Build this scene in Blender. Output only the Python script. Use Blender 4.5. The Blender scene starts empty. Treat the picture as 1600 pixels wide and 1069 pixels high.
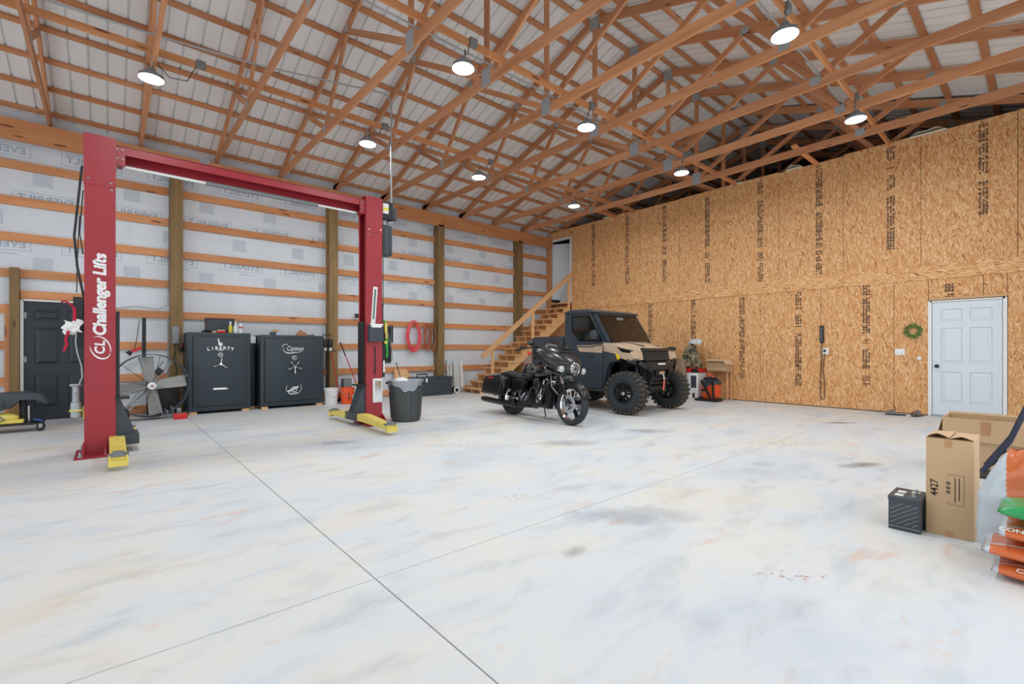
import bpy, bmesh, math, random
from mathutils import Matrix, Vector, Euler
R = math.radians
PI = math.pi
rnd = random.Random(7)
scene = bpy.context.scene
C = scene.collection

# ---------------------------------------------------------------- camera
# level wide-angle camera; the world's X runs along the white wrapped wall, Y along the OSB wall
cam_d = bpy.data.cameras.new('camera')
cam_d.sensor_width = 36.0
cam_d.lens = 36.0 * 728.4 / 1600.0
cam_d.shift_y = (546.0 - 534.5) / 1600.0
cam_d.clip_start = 0.05
cam = bpy.data.objects.new('camera', cam_d)
C.objects.link(cam)
cam.location = (0, 0, 1.24)
cam.rotation_euler = (R(90), 0, math.atan2(-0.6552, 0.7555))
scene.camera = cam

# ---------------------------------------------------------------- world, exposure
world = bpy.data.worlds.new('sky')
scene.world = world
world.use_nodes = True
bg = world.node_tree.nodes['Background']
bg.inputs[0].default_value = (0.90, 0.95, 1.0, 1)
bg.inputs[1].default_value = 1.9
scene.view_settings.view_transform = 'Standard'
scene.view_settings.look = 'None'
scene.view_settings.gamma = 1.0
scene.view_settings.use_curve_mapping = False
scene.view_settings.exposure = 0.0
LAMP_W = 37

# ---------------------------------------------------------------- materials
def srgb(r, g, b):
    f = lambda c: (c / 12.92) if c <= 0.04045 else ((c + 0.055) / 1.055) ** 2.4
    return (f(r / 255), f(g / 255), f(b / 255), 1)

class NT:
    def __init__(s, name):
        s.m = bpy.data.materials.new(name); s.m.use_nodes = True
        s.t = s.m.node_tree; s.b = s.t.nodes['Principled BSDF']
    def n(s, typ, inp=None, **kw):
        nd = s.t.nodes.new('ShaderNode' + typ)
        for k, v in kw.items(): setattr(nd, k, v)
        for k, v in (inp or {}).items():
            if isinstance(v, bpy.types.NodeSocket): s.t.links.new(v, nd.inputs[k])
            else: nd.inputs[k].default_value = v
        return nd
    def coord(s, rand=True, kind='Object'):
        tc = s.n('TexCoord').outputs[kind]
        if not rand: return tc
        oi = s.n('ObjectInfo')
        off = s.n('VectorMath', {0: oi.outputs['Random'], 1: (37.3, 61.7, 17.9)}, operation='MULTIPLY')
        return s.n('VectorMath', {0: tc, 1: off.outputs[0]}, operation='ADD').outputs[0]
    def map(s, vec, scale=(1, 1, 1), rot=(0, 0, 0), loc=(0, 0, 0)):
        return s.n('Mapping', {'Vector': vec, 'Scale': scale, 'Rotation': rot, 'Location': loc}).outputs[0]
    def noise(s, vec, scale=1, detail=4, rough=0.5, dist=0):
        return s.n('TexNoise', {'Vector': vec, 'Scale': scale, 'Detail': detail, 'Roughness': rough, 'Distortion': dist}).outputs[0]
    def ramp(s, fac, stops, interp='LINEAR'):
        r = s.n('ValToRGB', {'Fac': fac}); r.color_ramp.interpolation = interp
        e = r.color_ramp.elements
        while len(e) < len(stops): e.new(0.5)
        for k, (p, c) in enumerate(stops):
            e[k].position = p; e[k].color = c if len(c) == 4 else (*c, 1)
        return r.outputs[0]
    def mix(s, fac, a, b, mode='MIX'):
        m = s.n('Mix', data_type='RGBA', blend_type=mode)
        for i, v in ((0, fac), (6, a), (7, b)):
            if isinstance(v, bpy.types.NodeSocket): s.t.links.new(v, m.inputs[i])
            else: m.inputs[i].default_value = v
        return m.outputs[2]
    def math(s, op, a, b=0.0):
        return s.n('Math', {0: a, 1: b}, operation=op).outputs[0]
    def set(s, **kw):
        names = dict(color='Base Color', rough='Roughness', metal='Metallic', normal='Normal', alpha='Alpha',
                     trans='Transmission Weight', ior='IOR', ecol='Emission Color', estr='Emission Strength', coat='Coat Weight', spec='Specular IOR Level')
        for k, v in kw.items():
            i = s.b.inputs[names[k]]
            if isinstance(v, bpy.types.NodeSocket): s.t.links.new(v, i)
            else: i.default_value = v
        return s.m
    def bump(s, hgt, strength=0.3, dist=0.01):
        return s.n('Bump', {'Height': hgt, 'Strength': strength, 'Distance': dist}).outputs[0]

def plain(name, col, rough=0.5, metal=0.0, var=0.08, scale=6.0, bump=0.0, **kw):
    """plain surface with a little procedural colour and gloss variation"""
    t = NT(name); v = t.coord()
    nz = t.noise(v, scale, 5, 0.6)
    dark = tuple(c * (1 - var) for c in col[:3]) + (1,)
    lite = tuple(min(1, c * (1 + var)) for c in col[:3]) + (1,)
    t.set(color=t.mix(nz, dark, lite), rough=rough, metal=metal, **kw)
    if bump: t.set(normal=t.bump(t.noise(v, scale * 12, 3), bump, 0.004))
    return t.m

def wood(name, light, dark, knot, rough=0.6, knots=0.11):
    t = NT(name); v = t.coord()
    broad = t.noise(t.map(v, (0.5, 5, 5)), 1.6, 3, 0.5, 0.6)
    grain = t.noise(t.map(v, (1.6, 46, 46)), 1.5, 5, 0.6, 0.4)
    col = t.mix(t.ramp(broad, [(0.3, (0, 0, 0)), (0.72, (1, 1, 1))]), light, dark)
    col = t.mix(t.math('MULTIPLY', t.ramp(grain, [(0.42, (0, 0, 0)), (0.75, (1, 1, 1))]), 0.45), col, dark)
    vo = t.n('TexVoronoi', {'Vector': t.map(v, (1.5, 7, 7)), 'Scale': 1.0, 'Randomness': 1.0})
    k = t.ramp(vo.outputs['Distance'], [(0.0, (1, 1, 1)), (knots, (1, 1, 1)), (knots + 0.05, (0, 0, 0))])
    col = t.mix(t.math('MULTIPLY', k, 0.8), col, knot)
    oi = t.n('ObjectInfo')
    tone = t.n('MapRange', {0: oi.outputs['Random'], 3: 0.84, 4: 1.1}).outputs[0]
    hs = t.n('HueSaturation', {'Color': col, 'Value': tone})
    return t.set(color=hs.outputs[0], rough=rough, normal=t.bump(grain, 0.15, 0.003))

M = {}
M['pine'] = wood('framing_pine', srgb(222, 158, 106), srgb(202, 132, 82), srgb(104, 54, 30))
M['truss'] = wood('truss_pine', srgb(214, 156, 112), srgb(186, 124, 82), srgb(96, 54, 34), knots=0.07)
M['post'] = wood('treated_post', srgb(158, 124, 78), srgb(120, 98, 58), srgb(70, 48, 26), knots=0.1)
M['stair'] = wood('stair_pine', srgb(234, 190, 140), srgb(220, 168, 116), srgb(140, 90, 50), knots=0.06)

def osb(name='osb_board', turn=0, tint=0.25):
    t = NT(name); v = t.coord()
    if turn: v = t.map(v, rot=(R(turn), 0, 0))
    vals = []
    for k, (a, sy, sz) in enumerate(((3, 78, 9), (-15, 66, 8), (17, 70, 9), (48, 60, 9))):
        m = t.map(v, (1, 1, 1), (R(a), 0, 0), (0, k * 3.1, k * 1.7))
        m = t.map(m, (0.01, sy, sz))
        vo = t.n('TexVoronoi', {'Vector': m, 'Scale': 1.0, 'Randomness': 1.0})
        vals.append(t.n('SeparateColor', {0: vo.outputs['Color']}).outputs[0])
    pick1 = t.ramp(t.noise(t.map(v, (0.01, 14, 7)), 1.0, 2), [(0.46, (0, 0, 0)), (0.5, (1, 1, 1))])
    pick2 = t.ramp(t.noise(t.map(v, (0.01, 9, 9), loc=(0, 4, 9)), 1.3, 2), [(0.48, (0, 0, 0)), (0.53, (1, 1, 1))])
    pick3 = t.ramp(t.noise(t.map(v, (0.01, 12, 6), loc=(0, 7, 2)), 1.0, 2), [(0.60, (0, 0, 0)), (0.64, (1, 1, 1))])
    val = t.mix(pick1, vals[0], vals[1]); val = t.mix(pick2, val, vals[2]); val = t.mix(pick3, val, vals[3])
    col = t.ramp(val, [(0.0, srgb(142, 78, 38)), (0.035, srgb(178, 110, 58)), (0.10, srgb(204, 142, 84)), (0.3, srgb(212, 154, 96)), (0.6, srgb(224, 172, 114)), (1.0, srgb(244, 206, 156))])
    big = t.noise(t.map(v, (0.01, 0.8, 0.5)), 1.5, 3)
    col = t.mix(t.math('MULTIPLY', big, tint), col, srgb(186, 120, 72))
    return t.set(color=col, rough=0.62, normal=t.bump(val, 0.25, 0.003))
M['osb'] = osb()
M['osb_belt'] = osb('osb_belt_board', 80, 0.0)

def concrete():
    t = NT('concrete_slab'); v = t.coord(rand=False)
    n1 = t.noise(t.map(v, (0.55, 0.9, 1), (0, 0, R(25))), 1.3, 6, 0.62, 0.5)
    base = t.ramp(n1, [(0.30, srgb(196, 203, 209)), (0.45, srgb(210, 214, 217)), (0.58, srgb(217, 215, 210)), (0.72, srgb(212, 202, 188))])
    sm = t.noise(t.map(v, (1.0, 2.6, 1), (0, 0, R(-38))), 1.7, 6, 0.6, 0.5)
    base = t.mix(t.math('MULTIPLY', t.ramp(sm, [(0.52, (0, 0, 0)), (0.76, (1, 1, 1))]), 0.5), base, srgb(160, 167, 173))
    cl = t.noise(t.map(v, (0.9, 2.6, 1), (0, 0, R(-48)), (4, 2, 0)), 1.7, 6, 0.65, 0.8)
    base = t.mix(t.math('MULTIPLY', t.ramp(cl, [(0.6, (0, 0, 0)), (0.78, (1, 1, 1))]), 0.7), base, srgb(214, 170, 138))
    fine = t.noise(v, 38, 4, 0.7)
    base = t.mix(t.math('MULTIPLY', t.ramp(fine, [(0.58, (0, 0, 0)), (0.8, (1, 1, 1))]), 0.25), base, srgb(176, 172, 168))
    rg = t.n('MapRange', {0: n1, 3: 0.42, 4: 0.68}).outputs[0]
    return t.set(color=base, rough=rg, normal=t.bump(fine, 0.06, 0.002), spec=0.3)
M['concrete'] = concrete()

def wrap():
    t = NT('house_wrap'); v = t.coord(rand=False)
    nz = t.noise(t.map(v, (2.2, 1, 0.5)), 1.4, 5, 0.6, 0.7)
    fine = t.noise(t.map(v, (0.7, 1, 5), (0, R(14), 0)), 3.0, 4, 0.55, 1.6)
    col = t.mix(nz, srgb(206, 214, 222), srgb(228, 233, 238))
    return t.set(color=col, rough=0.42, normal=t.bump(fine, 0.25, 0.02))
M['wrap'] = wrap()

def galv():
    t = NT('roof_metal'); v = t.coord()
    nz = t.noise(t.map(v, (9, 0.6, 1)), 2.0, 4)
    return t.set(color=t.mix(nz, srgb(226, 226, 224), srgb(238, 238, 236)), rough=0.45, metal=0.0)
M['roof'] = galv()
M['white_paint'] = plain('white_door_paint', srgb(216, 224, 230), 0.4, var=0.02)
M['white'] = plain('white_plastic', srgb(232, 232, 230), 0.45, var=0.03)
M['black_door'] = plain('black_door_paint', srgb(36, 42, 50), 0.4, var=0.1)
M['dark_void'] = plain('dark_gap', srgb(28, 26, 25), 0.9)
M['steel'] = plain('galvanised_steel', srgb(164, 170, 174), 0.5, 0.4, var=0.15, scale=30)
M['plate'] = plain('truss_plate_steel', srgb(160, 166, 168), 0.5, 0.15, var=0.2, scale=40)
M['chrome'] = plain('chrome', srgb(225, 228, 232), 0.08, 1.0, var=0.02)
M['black'] = plain('black_plastic', srgb(26, 28, 31), 0.45, var=0.15)
M['black_gloss'] = plain('black_gloss_paint', srgb(14, 15, 17), 0.12, 0.0, var=0.1, coat=0.6)
M['black_satin'] = plain('black_satin_paint', srgb(22, 24, 27), 0.3, 0.05, var=0.1, coat=0.15)
M['black_matte'] = plain('black_matte', srgb(34, 36, 38), 0.75, var=0.15, bump=0.1)
M['rubber'] = plain('tyre_rubber', srgb(44, 48, 52), 0.75, var=0.15, scale=20)
M['rubber_tan'] = plain('dusty_tread_rubber', srgb(74, 66, 58), 0.85, var=0.35, scale=9)
M['grey'] = plain('grey_plastic', srgb(120, 124, 126), 0.5)
M['dark_grey'] = plain('charcoal_paint', srgb(58, 66, 74), 0.45, var=0.08)
M['red'] = plain('lift_red_paint', srgb(158, 40, 50), 0.38, var=0.06, scale=3)
M['yellow'] = plain('yellow_paint', srgb(226, 206, 100), 0.45, var=0.18, scale=5)
M['safe'] = plain('safe_textured_paint', srgb(44, 56, 64), 0.42, var=0.12, scale=30, bump=0.12)
M['cardboard'] = plain('cardboard', srgb(196, 164, 126), 0.75, var=0.06, scale=4, bump=0.05)
M['cardboard_in'] = plain('cardboard_inside', srgb(206, 172, 134), 0.8, var=0.06)
M['tape'] = plain('packing_tape', srgb(184, 138, 96), 0.25, var=0.04)
M['ink'] = plain('black_ink', srgb(40, 34, 30), 0.6)
M['wrap_ink'] = plain('grey_blue_print', srgb(168, 180, 194), 0.5, var=0.04)
M['osb_ink'] = plain('stamped_ink', srgb(84, 60, 44), 0.7, var=0.25, scale=40)
M['white_ink'] = plain('white_print', srgb(232, 232, 232), 0.45, var=0.02)
M['orange'] = plain('orange_plastic', srgb(240, 88, 34), 0.4)
M['red_plastic'] = plain('red_plastic', srgb(206, 36, 36), 0.4)
M['cream'] = plain('cream_foam', srgb(226, 216, 190), 0.9, var=0.1)
M['glass_tint'] = NT('tinted_glass').set(color=srgb(20, 20, 19), rough=0.04, spec=0.7, alpha=0.93)
# ---------------------------------------------------------------- geometry helpers
def frame(d, up=(0, 0, 1)):
    """rotation matrix whose X axis is d"""
    x = Vector(d).normalized(); u = Vector(up)
    if abs(x.dot(u)) > 0.98: u = Vector((0, 1, 0))
    y = u.cross(x).normalized(); z = x.cross(y)
    return Matrix((x, y, z)).transposed().to_4x4()

class B:
    """collects shapes for ONE mesh object"""
    def __init__(s): s.bm = bmesh.new(); s.mi = 0
    def _fin(s, vs, T=None, bev=0, seg=2):
        if T is not None: bmesh.ops.transform(s.bm, matrix=T, verts=vs)
        fs = {f for v in vs for f in v.link_faces}
        for f in fs: f.material_index = s.mi
        if bev:
            es = list({e for v in vs for e in v.link_edges})
            r = bmesh.ops.bevel(s.bm, geom=es, offset=bev, segments=seg, affect='EDGES', profile=0.6)
            for f in r['faces']: f.material_index = s.mi
        return s
    def box(s, c, d, rot=None, bev=0, seg=2):
        r = bmesh.ops.create_cube(s.bm, size=1)
        T = Matrix.Translation(c) @ (rot.to_4x4() if rot is not None else Matrix()) @ Matrix.Diagonal((*d, 1))
        return s._fin(r['verts'], T, bev, seg)
    def bar(s, p0, p1, w, t, up=(0, 0, 1), bev=0):
        """box from p0 to p1, w across, t along up"""
        p0 = Vector(p0); p1 = Vector(p1); L = (p1 - p0).length
        return s.box((p0 + p1) / 2, (L, w, t), frame(p1 - p0, up), bev)
    def cyl(s, p0, p1, r, r2=None, n=16, caps=True, bev=0):
        p0 = Vector(p0); p1 = Vector(p1); L = (p1 - p0).length
        q = bmesh.ops.create_cone(s.bm, cap_ends=caps, cap_tris=False, segments=n, radius1=r, radius2=r if r2 is None else r2, depth=L)
        T = Matrix.Translation((p0 + p1) / 2) @ frame(p1 - p0) @ Matrix.Rotation(PI / 2, 4, 'Y')
        return s._fin(q['verts'], T, bev, 1)
    def ball(s, c, r, n=16, rot=None):
        q = bmesh.ops.create_uvsphere(s.bm, u_segments=n, v_segments=max(6, n * 2 // 3), radius=1)
        rr = (r, r, r) if not hasattr(r, '__len__') else r
        return s._fin(q['verts'], Matrix.Translation(c) @ (rot.to_4x4() if rot is not None else Matrix()) @ Matrix.Diagonal((*rr, 1)))
    def rings(s, rings, close=True, cap=True):
        """loft through rings of equal vertex count"""
        V = [[s.bm.verts.new(p) for p in r] for r in rings]
        n = len(V[0]); vs = [v for r in V for v in r]
        for a, b in zip(V, V[1:]):
            for i in range(n if close else n - 1):
                j = (i + 1) % n
                f = s.bm.faces.new((a[i], a[j], b[j], b[i])); f.material_index = s.mi
        if cap and close:
            for r in (V[0][::-1], V[-1]):
                f = s.bm.faces.new(r); f.material_index = s.mi
        return s
    def lathe(s, prof, c=(0, 0, 0), axis=(0, 0, 1), n=24, cap=True):
        """profile [(radius, height)] turned round axis through c"""
        F = frame(axis); c = Vector(c); rr = []
        for r, hgt in prof:
            r = max(r, 1e-4)
            rr.append([c + F.to_3x3() @ Vector((hgt, r * math.cos(2 * PI * k / n), r * math.sin(2 * PI * k / n))) for k in range(n)])
        return s.rings(rr, True, cap)
    def tube(s, pts, r, n=8, cap=True, closed=False):
        pts = [Vector(p) for p in pts]; m = len(pts); rr = []
        up = Vector((0, 0, 1)); prev = None
        for i, p in enumerate(pts):
            a = pts[(i - 1) % m] if (closed or i) else p
            b = pts[(i + 1) % m] if (closed or i < m - 1) else p
            d = (b - a).normalized()
            if prev is None:
                u = up if abs(d.dot(up)) < 0.9 else Vector((0, 1, 0))
                y = u.cross(d).normalized()
            else:
                y = (prev - d * prev.dot(d)).normalized()
            prev = y; z = d.cross(y)
            q = r[i] if hasattr(r, '__len__') else r
            rr.append([p + q * (math.cos(2 * PI * k / n) * y + math.sin(2 * PI * k / n) * z) for k in range(n)])
        if closed: rr.append(rr[0]); return s._closed(rr[:-1])
        return s.rings(rr, True, cap)
    def _closed(s, rr):
        V = [[s.bm.verts.new(p) for p in r] for r in rr]; n = len(V[0]); m = len(V)
        for a in range(m):
            A = V[a]; Bq = V[(a + 1) % m]
            for i in range(n):
                f = s.bm.faces.new((A[i], A[(i + 1) % n], Bq[(i + 1) % n], Bq[i])); f.material_index = s.mi
        return s
    def prism(s, poly, lo, hi, axis='y', bev=0, seg=2):
        """polygon [(a,b)] extruded along axis from lo to hi; y: (x,z), x: (y,z), z: (x,y)"""
        def P(a, b, t): return {'y': (a, t, b), 'x': (t, a, b), 'z': (a, b, t)}[axis]
        A = [s.bm.verts.new(P(a, b, lo)) for a, b in poly]; Bq = [s.bm.verts.new(P(a, b, hi)) for a, b in poly]
        fs = [s.bm.faces.new(A[::-1]), s.bm.faces.new(Bq)]; n = len(poly)
        for i in range(n): fs.append(s.bm.faces.new((A[i], A[(i + 1) % n], Bq[(i + 1) % n], Bq[i])))
        for f in fs: f.material_index = s.mi
        return s._fin(A + Bq, None, bev, seg)
    def quad(s, a, b, c, d):
        f = s.bm.faces.new([s.bm.verts.new(p) for p in (a, b, c, d)]); f.material_index = s.mi; return s
    def grid(s, fn, nu, nv, thick=0):
        V = [[s.bm.verts.new(fn(u / nu, v / nv)) for v in range(nv + 1)] for u in range(nu + 1)]
        for i in range(nu):
            for j in range(nv):
                f = s.bm.faces.new((V[i][j], V[i + 1][j], V[i + 1][j + 1], V[i][j + 1])); f.material_index = s.mi
        return s
    def mesh(s, name, mats, smooth=None):
        bmesh.ops.recalc_face_normals(s.bm, faces=s.bm.faces[:])
        me = bpy.data.meshes.new(name); s.bm.to_mesh(me); s.bm.free()
        for m in (mats if isinstance(mats, (list, tuple)) else [mats]): me.materials.append(M[m] if isinstance(m, str) else m)
        if smooth is not None:
            me.polygons.foreach_set('use_smooth', [True] * len(me.polygons))
            if smooth < 180: me.set_sharp_from_angle(angle=R(smooth))
        return me
    def build(s, name, mats, parent=None, smooth=40, T=None):
        return link(name, s.mesh(name, mats, smooth), parent, T)

def link(name, me, parent=None, T=None):
    o = bpy.data.objects.new(name, me); C.objects.link(o)
    if parent is not None: o.parent = parent
    if T is not None: o.matrix_local = T
    return o
def tag(o, label=None, cat=None, group=None, kind=None):
    for k, v in (('label', label), ('category', cat), ('group', group), ('kind', kind)):
        if v: o[k] = v
    return o
def thing(name, label, cat, loc=(0, 0, 0), rz=0.0, group=None, rx=0.0):
    o = bpy.data.objects.new(name, None); C.objects.link(o)
    o.location = loc; o.rotation_euler = (rx, 0, rz); o.empty_display_size = 0.1
    return tag(o, label, cat, group)
def struct(name):
    o = bpy.data.objects.new(name, None); C.objects.link(o); o['kind'] = 'structure'; return o
def copy_tree(o, parent=None):
    c = o.copy(); C.objects.link(c); c.parent = parent
    for ch in list(o.children): copy_tree(ch, c)
    return c
def board(name, p0, p1, w, t, mat, parent, up=(0, 0, 1)):
    """timber from p0 to p1 with the grain along it; w across, t along up"""
    p0 = Vector(p0); p1 = Vector(p1); L = (p1 - p0).length
    b = B(); b.box((0, 0, 0), (L, w, t))
    return b.build(name, mat, parent, None, Matrix.Translation((p0 + p1) / 2) @ frame(p1 - p0, up))
_dg = None
def text_mesh(txt, size, mat, bold=0.0, shear=0.0, mirror=False, space=1.0, extrude=0.0, name='lettering'):
    cu = bpy.data.curves.new('t', 'FONT'); cu.body = txt; cu.size = size; cu.offset = bold; cu.shear = shear
    cu.align_x = 'CENTER'; cu.align_y = 'CENTER'; cu.space_character = space; cu.extrude = extrude; cu.resolution_u = 3
    o = bpy.data.objects.new('t', cu); C.objects.link(o)
    bpy.context.view_layer.update()
    me = bpy.data.meshes.new_from_object(o.evaluated_get(bpy.context.evaluated_depsgraph_get()))
    bpy.data.objects.remove(o); bpy.data.curves.remove(cu)
    if mirror: me.transform(Matrix.Diagonal((-1, 1, 1, 1))); me.flip_normals()
    me.materials.clear(); me.materials.append(M[mat] if isinstance(mat, str) else mat); me.name = name
    return me
# text planes: reading direction d, text up u
def face_T(loc, d, u):
    x = Vector(d).normalized(); y = Vector(u).normalized(); z = x.cross(y)
    return Matrix.Translation(loc) @ Matrix((x, y, z)).transposed().to_4x4()
ORD = ['', 'first', 'second', 'third', 'fourth', 'fifth', 'sixth', 'seventh', 'eighth', 'ninth', 'tenth', 'eleventh', 'twelfth', 'thirteenth', 'fourteenth']
# ---------------------------------------------------------------- the setting
YW, XW = 11.43, 11.60            # girt face of the wrapped wall, face of the OSB wall
YP = 11.23                       # front of the posts and header
RIDGE_Y, ZC = 5.38, 5.09         # ridge line, underside of the truss bottom chords
X0, X1, Y0 = -5.0, 16.5, -0.75   # far ends of the building
def top_z(y): return 7.18 - abs(y - RIDGE_Y) / 3.0     # centre line of the top chords

# floor: slabs parted by saw-cut joints over a dark bed
floor = tag(B().box(((X0 + X1) / 2, 5.4, -0.11), (X1 - X0, 12.6, 0.1)).build('floor', 'dark_void', None, None), kind='structure')
xs = [X0, -2.03, 1.094, 4.22, 7.30, XW, X1]; ys = [-0.9, 2.39, 11.62]; g = 0.003
for i in range(len(xs) - 1):
    for j in range(len(ys) - 1):
        a, b_, c, d = xs[i] + g, xs[i + 1] - g, ys[j] + g, ys[j + 1] - g
        if xs[i] == 7.30 or xs[i] == 4.22 and j == 1: pass
        B().box(((a + b_) / 2, (c + d) / 2, -0.03), (b_ - a, d - c, 0.06), bev=0.002, seg=1).build('slab', 'concrete', floor, None)
def stain(c, rx, ry, rot, col, seed):
    t = NT('floor_stain'); v = t.coord(kind='Object')
    ln = t.n('VectorMath', {0: t.map(t.n('TexCoord').outputs['Object'], (1 / rx, 1 / ry, 1))}, operation='LENGTH').outputs['Value']
    nz = t.noise(v, 4.5, 5, 0.6)
    a = t.ramp(t.math('MULTIPLY', t.math('ADD', ln, t.math('MULTIPLY', nz, 1.1)), 0.5), [(0.25, (0.6, 0.6, 0.6)), (0.66, (0, 0, 0))])
    t.set(color=col, rough=0.5, alpha=a)
    b = B(); b.quad((-rx, -ry, 0), (rx, -ry, 0), (rx, ry, 0), (-rx, ry, 0))
    b.build('floor_stain', t.m, floor, None, Matrix.Translation((*c, 0.0012)) @ Matrix.Rotation(rot, 4, 'Z'))
stain((6.1, 1.32), 0.42, 0.16, R(-28), srgb(150, 134, 118), 1)
stain((9.3, 2.35), 0.45, 0.14, R(-40), srgb(140, 140, 138), 2)
stain((2.15, 1.9), 0.16, 0.09, R(10), srgb(182, 178, 172), 5)
stain((4.6, 4.2), 0.7, 0.3, R(-35), srgb(184, 186, 190), 6)
stain((2.3, 6.2), 0.5, 0.2, R(-35), srgb(186, 186, 190), 7)
stain((2.95, 2.05), 0.75, 0.28, R(-40), srgb(190, 194, 200), 8)
stain((6.2, 4.0), 0.6, 0.3, R(-42), srgb(184, 186, 190), 9)
def flecks(c, rx, ry, rot, col):
    """scatter of dried clay crumbs"""
    t = NT('clay_flecks'); v = t.coord()
    ln = t.n('VectorMath', {0: t.map(t.n('TexCoord').outputs['Object'], (1 / rx, 1 / ry, 1))}, operation='LENGTH').outputs['Value']
    nz = t.ramp(t.noise(t.map(v, (1, 1.8, 1)), 26, 3, 0.6), [(0.57, (0, 0, 0)), (0.66, (1, 1, 1))])
    t.set(color=col, rough=0.7, alpha=t.math('MULTIPLY', nz, t.ramp(ln, [(0.4, (0.75, 0.75, 0.75)), (1.0, (0, 0, 0))])))
    B().quad((-rx, -ry, 0), (rx, -ry, 0), (rx, ry, 0), (-rx, ry, 0)).build('clay_flecks', t.m, floor, None, Matrix.Translation((*c, 0.0014)) @ Matrix.Rotation(rot, 4, 'Z'))
flecks((2.83, 0.92), 0.28, 0.08, R(-50), srgb(196, 134, 98)); flecks((2.65, 2.85), 0.3, 0.12, R(-45), srgb(206, 150, 116)); flecks((3.4, 5.0), 0.9, 0.2, R(-42), srgb(210, 164, 132)); flecks((6.6, 2.4), 0.8, 0.2, R(-42), srgb(214, 172, 142))

# the wrapped wall: sheet, posts, girts, header
wall_back = tag(B().box(((X0 + 11.75) / 2, YW + 0.075, 2.75), (11.75 - X0, 0.03, 5.5)).build('wall_back', 'wrap', None, None), kind='structure')
girt_z = [4.43, 3.82, 3.21, 2.60, 1.99, 1.38, 0.77, 0.16]
posts = [-2.05, 1.026, 4.09, 7.107, 10.11]
DOOR_L, DOOR_R = -1.095, -0.09       # opening of the black door
edges = [X0] + posts + [XW - 0.06]
for k in range(len(edges) - 1):
    a = edges[k] + (0.1 if k else 0); b_ = edges[k + 1] - (0.1 if k < len(edges) - 2 else 0)
    for z in girt_z:
        spans = [(a, b_)]
        if k == 1 and z < 2.3:
            spans = [(a, DOOR_L - 0.16), (DOOR_R + 0.1, b_)]
        for s0, s1 in spans:
            if s1 - s0 > 0.1: board('girt', (s0, YW + 0.03, z - 0.07), (s1, YW + 0.03, z - 0.07), 0.06, 0.14, 'pine', wall_back)
board('girt', (DOOR_L - 0.02, YW + 0.02, 2.17), (DOOR_R + 0.1, YW + 0.02, 2.17), 0.07, 0.14, 'pine', wall_back)
for x in posts:
    board('post', (x, (YP + YW + 0.06) / 2, 0), (x, (YP + YW + 0.06) / 2, 4.75), YW + 0.06 - YP, 0.2, 'post', wall_back, up=(1, 0, 0))
board('post', (DOOR_L - 0.085, YW - 0.03, 0), (DOOR_L - 0.085, YW - 0.03, 2.61), 0.16, 0.115, 'post', wall_back, up=(1, 0, 0))
board('post', (DOOR_L - 0.175, YW + 0.02, 0), (DOOR_L - 0.175, YW + 0.02, 2.0), 0.07, 0.06, 'pine', wall_back, up=(1, 0, 0))
board('header_beam', (X0, YP + 0.02, 4.885), (XW - 0.02, YP + 0.02, 4.885), 0.04, 0.35, 'pine', wall_back)
board('header_beam', (X0, YW, 5.0), (XW - 0.02, YW, 5.0), 0.3, 0.16, 'pine', wall_back)
board('corner_board', (XW - 0.035, YW - 0.06, 0), (XW - 0.035, YW - 0.06, 4.75), 0.2, 0.06, 'pine', wall_back, up=(1, 0, 0))

# print on the wrap, seen from its back
def logo_mesh():
    me = text_mesh('EVERBILT', 0.165, 'wrap_ink', bold=0.004, mirror=True, space=1.0)
    b = B(); b.bm.from_mesh(me)
    xs_ = [v.co.x for v in b.bm.verts]; sx = 0.70 / (max(xs_) - min(xs_))
    for v in b.bm.verts: v.co.x *= sx
    for y in (-0.1, 0.1): b.box((0, y, 0), (0.82, 0.008, 0.0004))
    for x in (-0.406, 0.406): b.box((x, 0, 0), (0.008, 0.2, 0.0004))
    b.box((0.1, -0.16, 0), (0.3, 0.012, 0.0004))
    return b.mesh('printed_logo', 'wrap_ink')
def block_mesh():
    b = B(); s_ = 0.125
    def clip(a0, a1):
        pts = []
        for a in (a0, a1):
            if a <= 0: pts.append(((-s_, -s_ - a if False else a + s_), (-a - s_, -s_)))
            else: pts.append(((a - s_, s_), (s_, a - s_)))
        return pts
    b.box((0, 0, 0), (0.25, 0.25, 0.0004))
    return b.mesh('printed_block', 'wrap_ink')
def hatch_mesh():
    b = B(); n = 6; w = 0.25 / n
    for i in range(-n, n):
        # diagonal stripes of a square print
        pts = []
        a0 = i * w; a1 = a0 + w * 0.55
        for (a, rev) in ((a0, 0), (a1, 1)):
            x0 = max(0.0, -a); x1 = min(0.25, 0.25 - a)
            seg = [(x0, x0 + a), (x1, x1 + a)]
            pts += seg[::-1] if rev else seg
        if any(p[1] < -1e-6 or p[1] > 0.2500001 for p in pts) or abs(pts[0][0] - pts[1][0]) < 1e-6: continue
        vs = [b.bm.verts.new((p[0] - 0.125, p[1] - 0.125, 0.0006)) for p in pts]
        try: b.bm.faces.new(vs)
        except ValueError: pass
    return b.mesh('printed_hatch', 'wrap')
LM = logo_mesh(); BM_ = block_mesh(); HM = hatch_mesh()
YS = YW + 0.0585
for z, x_off, me in ((4.62, 0.99, LM), (3.84, 0.39, LM), (3.02, 0.99, LM), (4.19, 0.35, BM_), (3.47, 0.95, BM_), (2.70, 0.35, BM_)):
    x = x_off - 4.8
    while x < 11.0:
        o = link('printed_logo' if me is LM else 'printed_block', me, wall_back, face_T((x, YS, z), (1, 0, 0), (0, 0, 1)))
        if me is BM_: link('printed_stripes', HM, o)
        x += 1.2

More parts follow.
